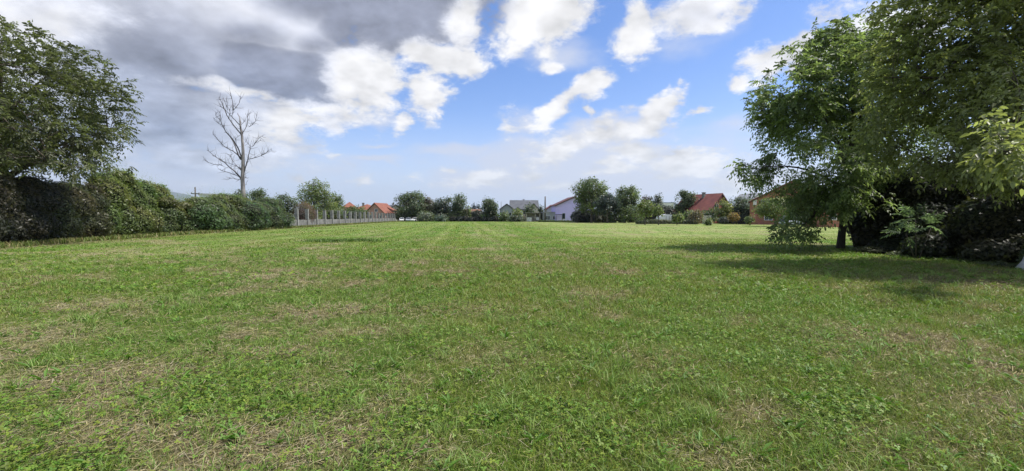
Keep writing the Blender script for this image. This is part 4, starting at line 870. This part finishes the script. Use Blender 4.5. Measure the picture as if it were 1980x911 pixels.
# flat building with a blue band, behind the trees
house('building', 'far flat building with a blue fascia behind the dark round-headed tree', 1286, 240, R(0), 9.5, 12, 9.6, 9.6, W_WHITE, noisy('blue_fascia', (.05, .09, .2), (.08, .13, .26), 1), kind='flat', over=.25, cat='building')
def tunnel():
    Y = 106; root = thing('greenhouse', 'low white plastic greenhouse half hidden behind the young trees', 'greenhouse', (XA(1291, Y), Y, 0)); w = 1.9
    pr = [(w*math.cos(t), 1.3+1.0*math.sin(t)) for t in np.linspace(0, pi, 10)]+[(-w, 0), (w, 0)]; m = MB(); m.prism(pr[::-1], 0, 3.0); m.build('cover', noisy('white_film', (.60, .62, .64), (.72, .74, .76), 1.5, .5), root, False)
    f = MB(); f.box(-w-.02, w+.02, -.06, -.005, .40, .46); f.box(-.42, -.36, -.06, -.005, 0, 1.9); f.box(.36, .42, -.06, -.005, 0, 1.9); f.build('frame', M_DKGREY, root)
tunnel()
house('house', 'red-walled house with a deep red roof and two chimneys right of the centre', 1393, 112, R(27), 8.2, 11, 3.6, 7.6, W_RED, ROOF_R, over=.55, wins=(('f', -1.7, 3.6, 1.5, 1.4), ('f', 1.8, 4.0, 1.2, 1.1), ('f', -2.6, 1.0, 1.2, 1.3)), chim=((-.9, 4.5, .5), (-.9, 9.3, .6)))
# unplastered brick house behind the right tree
bh = house('brick_house', 'large unplastered orange brick house behind the right-hand tree', 1535, 92, R(-31), 16.0, 12, 5.0, 9.3, W_BRICK, ROOF_O, over=.35, wins=(('f', -5.2, 4.1, 1.2, 1.3), ('f', -1, 4.1, 1.4, 1.3), ('f', 3.4, 4.1, 1.4, 1.3), ('f', -4.4, 1, 1.4, 1.5)), loc=(XA(1532, 92), 92.0))
m = MB(); m.box(-7.4, -6.7, -.06, -.003, 4.3, 6.0); m.build('plaster_patch', W_WHITE, bh)
house('brick_house', 'narrow red brick building seen just left of the bare straight trunk', 1606, 70, R(-10), 3.4, 5, 3.2, 3.2, W_BRICK, ROOF_L, kind='flat', over=.15, wins=(('f', .3, 1.2, 1.0, 1.9),), cat='building')
house('house', 'pale roofed house just left of the brick house, mostly hidden', 1466, 135, R(10), 4, 8, 7.4, 9.0, W_WHITE, ROOF_L, over=.3)
house('building', 'long pale building whose roof edge shows above the hedge left of the dead tree', 408, 84, R(35), 3.8, 4, 5.95, 5.95, W_WHITE, ROOF_L, kind='flat', over=.2, cat='building', loc=(XA(410, 84), 84))

# ------------------------------------------------------------------ pillared wall
def wall_line(y): return np.array((np.interp(y, [60, 155], [-33.0, -41.9]), y, 0))
def pillar_wall():
    a, b = wall_line(60.0), wall_line(155.0); root = thing('boundary_wall', 'long old concrete wall with a row of pale pillars along the left edge of the field', 'wall', a, 0)
    d = unit(b-a); nrm = np.array((d[1], -d[0], 0)); L = np.linalg.norm(b-a)
    root.rotation_euler = (0, 0, math.atan2(d[1], d[0]))                                     # local x runs along the wall, local -y faces the field
    rn = random.Random(4); m = MB(); x = 0.0
    x0 = 2.0
    while x0 < L:                                                                             # panels of slightly different height
        x1 = min(L, x0+2.1); h = 1.22+rn.uniform(-.05, .05)-(.12 if x0 < 4 else 0); m.box(x0, x1-.015, -.12, .12, -.1, h); x0 = x1
    m.build('panel', W_CONC, root)
    e = MB(); e.prism([(-.55, -.1), (.15, -.1), (.18, .9), (.05, 1.18), (-.12, 1.25), (-.35, 1.2), (-.5, .9)], -.22, .2); e.build('broken_end', W_CONC, root)
    k = 0; x = 7.2
    while x < L+.1:
        p = MB(); w = .15+.05*rn.random(); h = 2.93+rn.uniform(-.12, .10); lean = rn.uniform(-.09, .09)
        p.add([(x-w-.02, -.31, -.1), (x+w+.02, -.31, -.1), (x+w+.02, -.125, -.1), (x-w-.02, -.125, -.1), (x-w+lean, -.30, h), (x+w+lean, -.30, h), (x+w+lean, -.125, h), (x-w+lean, -.125, h)], [(3,2,1,0),(4,5,6,7),(0,1,5,4),(1,2,6,5),(2,3,7,6),(3,0,4,7)])
        p.box(x-w-.0, x+w+.0, -.123, .2, 1.30, h-.03); p.build('pillar', M_PILLAR, root); x += 4.25; k += 1
    r = MB(); x = 7.2
    for z in (2.86, 2.1): r.tube([(7.2, 0.0, z), (L, 0.0, z)], .018, 5)
    r.build('wire', M_DKGREY, root)
M_PILLAR = noisy('pale_concrete_pillar', (.18, .18, .165), (.33, .325, .30), 2.2, .95, .4, c3=(.15, .15, .14))
pillar_wall()

# ------------------------------------------------------------------ poles
M_POLE = noisy('weathered_pole_wood', (.07, .06, .055), (.13, .115, .10), 4, .9, .3, stretch=(3, 3, .4))
def pole(label, px, top, Y, r=.14, arm=None, rz=0):
    H = ZA(top, Y); root = thing('utility_pole', label, 'pole', (XA(px, Y), Y, 0), rz); m = MB(); m.tube([(0, 0, 0), (0, 0, H)], [r*1.25, r*.8], 9); m.build('post', M_POLE, root, True)
    if arm:
        a = MB(); z, l = arm; a.box(-l/2, l/2, -.08, .08, z, z+.16); a.build('crossarm', M_POLE, root)
        for s in (-.45, 0, .45):
            q = MB(); q.tube([(s*l, 0, z+.162), (s*l, 0, z+.26), (s*l, 0, z+.36)], [.05, .075, .03], 7); q.build('insulator', M_PILLAR, root)
pole('utility pole with a crossarm behind the hedge, left of the dead tree', 379, 362, 78, .13, (ZA(375.5, 78), 1.5))
pole('tall dark utility pole beside the low pale grey building', 1054, 380, 150, .26)
pole('thin far pole left of the grey gabled house', 969, 390, 175, .09)
pole('thin far pole in front of the slim pale green tree', 903, 402, 158, .10)
pole('thin pale pole standing in front of the large far tree', 1116, 415, 126, .10)
# garden fence posts in front of the large far trees
for i, px in enumerate((1107, 1111, 1115.5)):
    Y = 130; o = MB().box(-.12, .12, -.12, .12, 0, ZA(421, Y), .03).build('fence_post', M_PILLAR); o.location = (XA(px, Y), Y, 0)
    tag(o, '%s of the three short pale posts right of the lilac house' % ('leftmost', 'middle', 'rightmost')[i], 'post', 'short pale posts near the lilac house')
def mesh_fence():
    Y = 96; x0, x1 = XA(1262, Y), XA(1500, Y); root = thing('wire_fence', 'low wire fence with thin posts along the right garden edge', 'fence', (x0, Y, 0)); L = x1-x0; n = 12
    for i in range(n+1):
        m = MB(); m.tube([(L*i/n, 0, 0), (L*i/n, 0, 1.25)], .035, 6); m.build('post', M_DKGREY, root)
    m = MB()
    for z in (.25, .7, 1.15): m.tube([(0, 0, z), (L, 0, z)], .012, 4)
    m.build('wire', M_DKGREY, root)
mesh_fence()
def low_wall(label, pa, pb, Y, h, mat, name='garden_wall'):
    a, b = XA(pa, Y), XA(pb, Y); o = MB().box(-(b-a)/2, (b-a)/2, -.1, .1, 0, h, .02).build(name, mat); o.location = ((a+b)/2, Y, 0); tag(o, label, 'wall')
low_wall('low pale garden wall below the grey gabled house', 960, 1016, 158, .9, W_CONC)
low_wall('pale wall panel below the red-walled house', 1358, 1376, 103, 2.0, W_CREAM)
low_wall('grey garden wall left of the small yellow orange tree', 1396, 1412, 101, 1.5, W_CONC)

# ------------------------------------------------------------------ cars
def car_paint(name, c):
    m, N, L, b = new_mat(name); b.inputs['Base Color'].default_value = (*c, 1); b.inputs['Roughness'].default_value = .3; b.inputs['Coat Weight'].default_value = .6; b.inputs['Coat Roughness'].default_value = .08; return m
M_TYRE = noisy('tyre_rubber', (.015, .015, .015), (.03, .03, .03), 6); M_RIM = noisy('alloy_rim', (.4, .4, .42), (.55, .55, .57), 6, .35, metal=.8); M_LAMP = glass_mat('headlamp_lens', (.6, .62, .65)); M_TAIL = glass_mat('tail_lamp_lens', (.45, .02, .02))
def make_car(label, paint, x, y, rz, van=False, group='cars parked at the far left edge'):
    root = thing('parked_car', label, 'car', (x, y, 0), rz, group); H = 1.5 if not van else 1.85; w = .88
    def section(xp, zb, zt, wd, tum=1.0): return [(xp, -wd, zb), (xp, -wd*1.0, (zb+zt)*.55), (xp, -wd*tum, zt), (xp, wd*tum, zt), (xp, wd, (zb+zt)*.55), (xp, wd, zb)]
    prof = [(-2.15, .40, .72, .80), (-2.08, .28, .86, .86), (-1.4, .24, .95, .88), (-.3, .24, .97, .88), (.9, .24, .96, .88), (1.6, .24, .88, .87), (2.05, .28, .76, .84), (2.18, .42, .62, .74)]
    m = MB(); vs = []; 
    for (xp, zb, zt, wd) in prof: vs += section(xp, zb, zt, wd, .93)
    fs = [tuple(range(6)), tuple(range(len(vs)-1, len(vs)-7, -1))]+[(i*6+(k+1) % 6, i*6+k, (i+1)*6+k, (i+1)*6+(k+1) % 6) for i in range(len(prof)-1) for k in range(6)]
    m.add(vs, fs); body = m.build('body', paint, root)
    b = body.modifiers.new('soft', 'BEVEL'); b.width = .05; b.segments = 2
    rb = -1.95 if van else -1.75
    def ring(z, xa, xb, ww): return [(xa, -ww, z), (xb, -ww, z), (xb, ww, z), (xa, ww, z)]
    cab = MB(); cab.add(ring(.94, rb, 1.05, .80)+ring(H-.08, rb+.30, .25, .62), [(0, 1, 5, 4), (1, 2, 6, 5), (2, 3, 7, 6), (3, 0, 4, 7)]); cab.build('window_glass', M_GLASS, root)
    rf = MB(); rf.add(ring(H-.085, rb+.27, .28, .64)+ring(H, rb+.45, .12, .54), [(0, 1, 5, 4), (1, 2, 6, 5), (2, 3, 7, 6), (3, 0, 4, 7), (4, 5, 6, 7), (3, 2, 1, 0)])
    for s in (-1, 1):                                     # pillars
        for (xa, xb) in ((1.06, .27), (-.35, -.38), (rb, rb+.28)): rf.tube([(xa, s*.815, .94), (xb, s*.635, H-.08)], .035, 5)
    rf.build('roof', paint, root)
    for sx in (-1.35, 1.35):
        for s in (-1, 1):
            t = MB(); t.tube([(sx, s*.70, .32), (sx, s*.90, .32)], [.32, .32], 18); wo = t.build('wheel', M_TYRE, root); q = MB(); q.tube([(sx, s*.90, .32), (sx, s*.915, .32)], [.2, .18], 12); q.build('rim', M_RIM, wo)
    for s in (-1, 1):
        h = MB(); h.box(2.02, 2.17, s*.62-.13, s*.62+.13, .60, .74, .02); h.build('headlight', M_LAMP, root); t = MB(); t.box(-2.16, -2.04, s*.66-.1, s*.66+.1, .68, .86, .02); t.build('tail_light', M_TAIL, root)
    return root
WH = car_paint('white_car_paint', (.72, .72, .72)); SI = car_paint('silver_car_paint', (.38, .40, .43)); BL = car_paint('dark_blue_car_paint', (.03, .05, .12)); GY = car_paint('pale_blue_grey_car_paint', (.42, .46, .52))
for lab, px, Y, rz, pt in (('white parked car nearest the end of the pillared wall', 777, 160, 100, WH), ('dark blue parked car behind the white ones', 786, 168, 80, BL), ('silver parked car in the middle of the parked row', 790, 160, 95, SI),
                           ('white parked car with a large dark windscreen, right end of the parked row', 803, 158, 70, WH), ('pale car half hidden behind the silver one', 797, 166, 95, GY)):
    make_car(lab, pt, XA(px, Y), Y, R(rz-180))
make_car('pale blue grey car parked in front of the brick house behind the drooping branches', GY, XA(1530, 84), 84, R(12), True, 'car by the brick house')

# ------------------------------------------------------------------ hills
def hills(name, x0, x1, Y, prof, seed):
    n = 60; xs = np.linspace(x0, x1, n); h = np.interp(np.linspace(0, 1, n), [p[0] for p in prof], [p[1] for p in prof])*(1+.06*(fbm(np.linspace(0, 9, n), np.zeros(n), seed, 3)-.5)); ys = np.linspace(0, 1, 12); V = []
    for j, t in enumerate(ys):
        for i in range(n): V.append((xs[i], Y-1500+3000*t, h[i]*math.sin(pi*t)**.8*(.9+.2*vnoise(np.array([i*.4]), np.array([j*.7]), seed)[0])-5))
    F_ = [(j*n+i, j*n+i+1, (j+1)*n+i+1, (j+1)*n+i) for j in range(11) for i in range(n-1)]
    tag(fixed(name, np.array(V), np.array(F_), noisy('forested_hill', (.03, .05, .03), (.06, .08, .04), .01, 1), None, None, True), kind='structure')
HAZE_D = 0.00006
s = 11000/F
hills('hills', -990*s, -480*s, 11000, [(0, 50*s), (.3, 51*s), (.64, 49*s), (.72, 42*s), (.79, 31*s), (.86, 12*s), (1, 3*s)], 3)
hills('hills', 150*s, 900*s, 11000, [(0, 16*s), (.2, 26*s), (.40, 32*s), (.55, 30*s), (.62, 38*s), (.8, 34*s), (1, 42*s)], 8)
hz_ = MB().box(-15000, 15000, -1500, 13200, -8, 740).build('haze', None)
hm = bpy.data.materials.new('haze'); hm.use_nodes = True; hn = hm.node_tree.nodes; hn.clear(); pv = hn.new('ShaderNodeVolumePrincipled'); pv.inputs['Color'].default_value = (.80, .90, 1.0, 1); pv.inputs['Density'].default_value = HAZE_D; pv.inputs['Anisotropy'].default_value = .3
ho = hn.new('ShaderNodeOutputMaterial'); hm.node_tree.links.new(pv.outputs[0], ho.inputs['Volume']); hz_.data.materials.clear(); hz_.data.materials.append(hm); tag(hz_, kind='stuff')
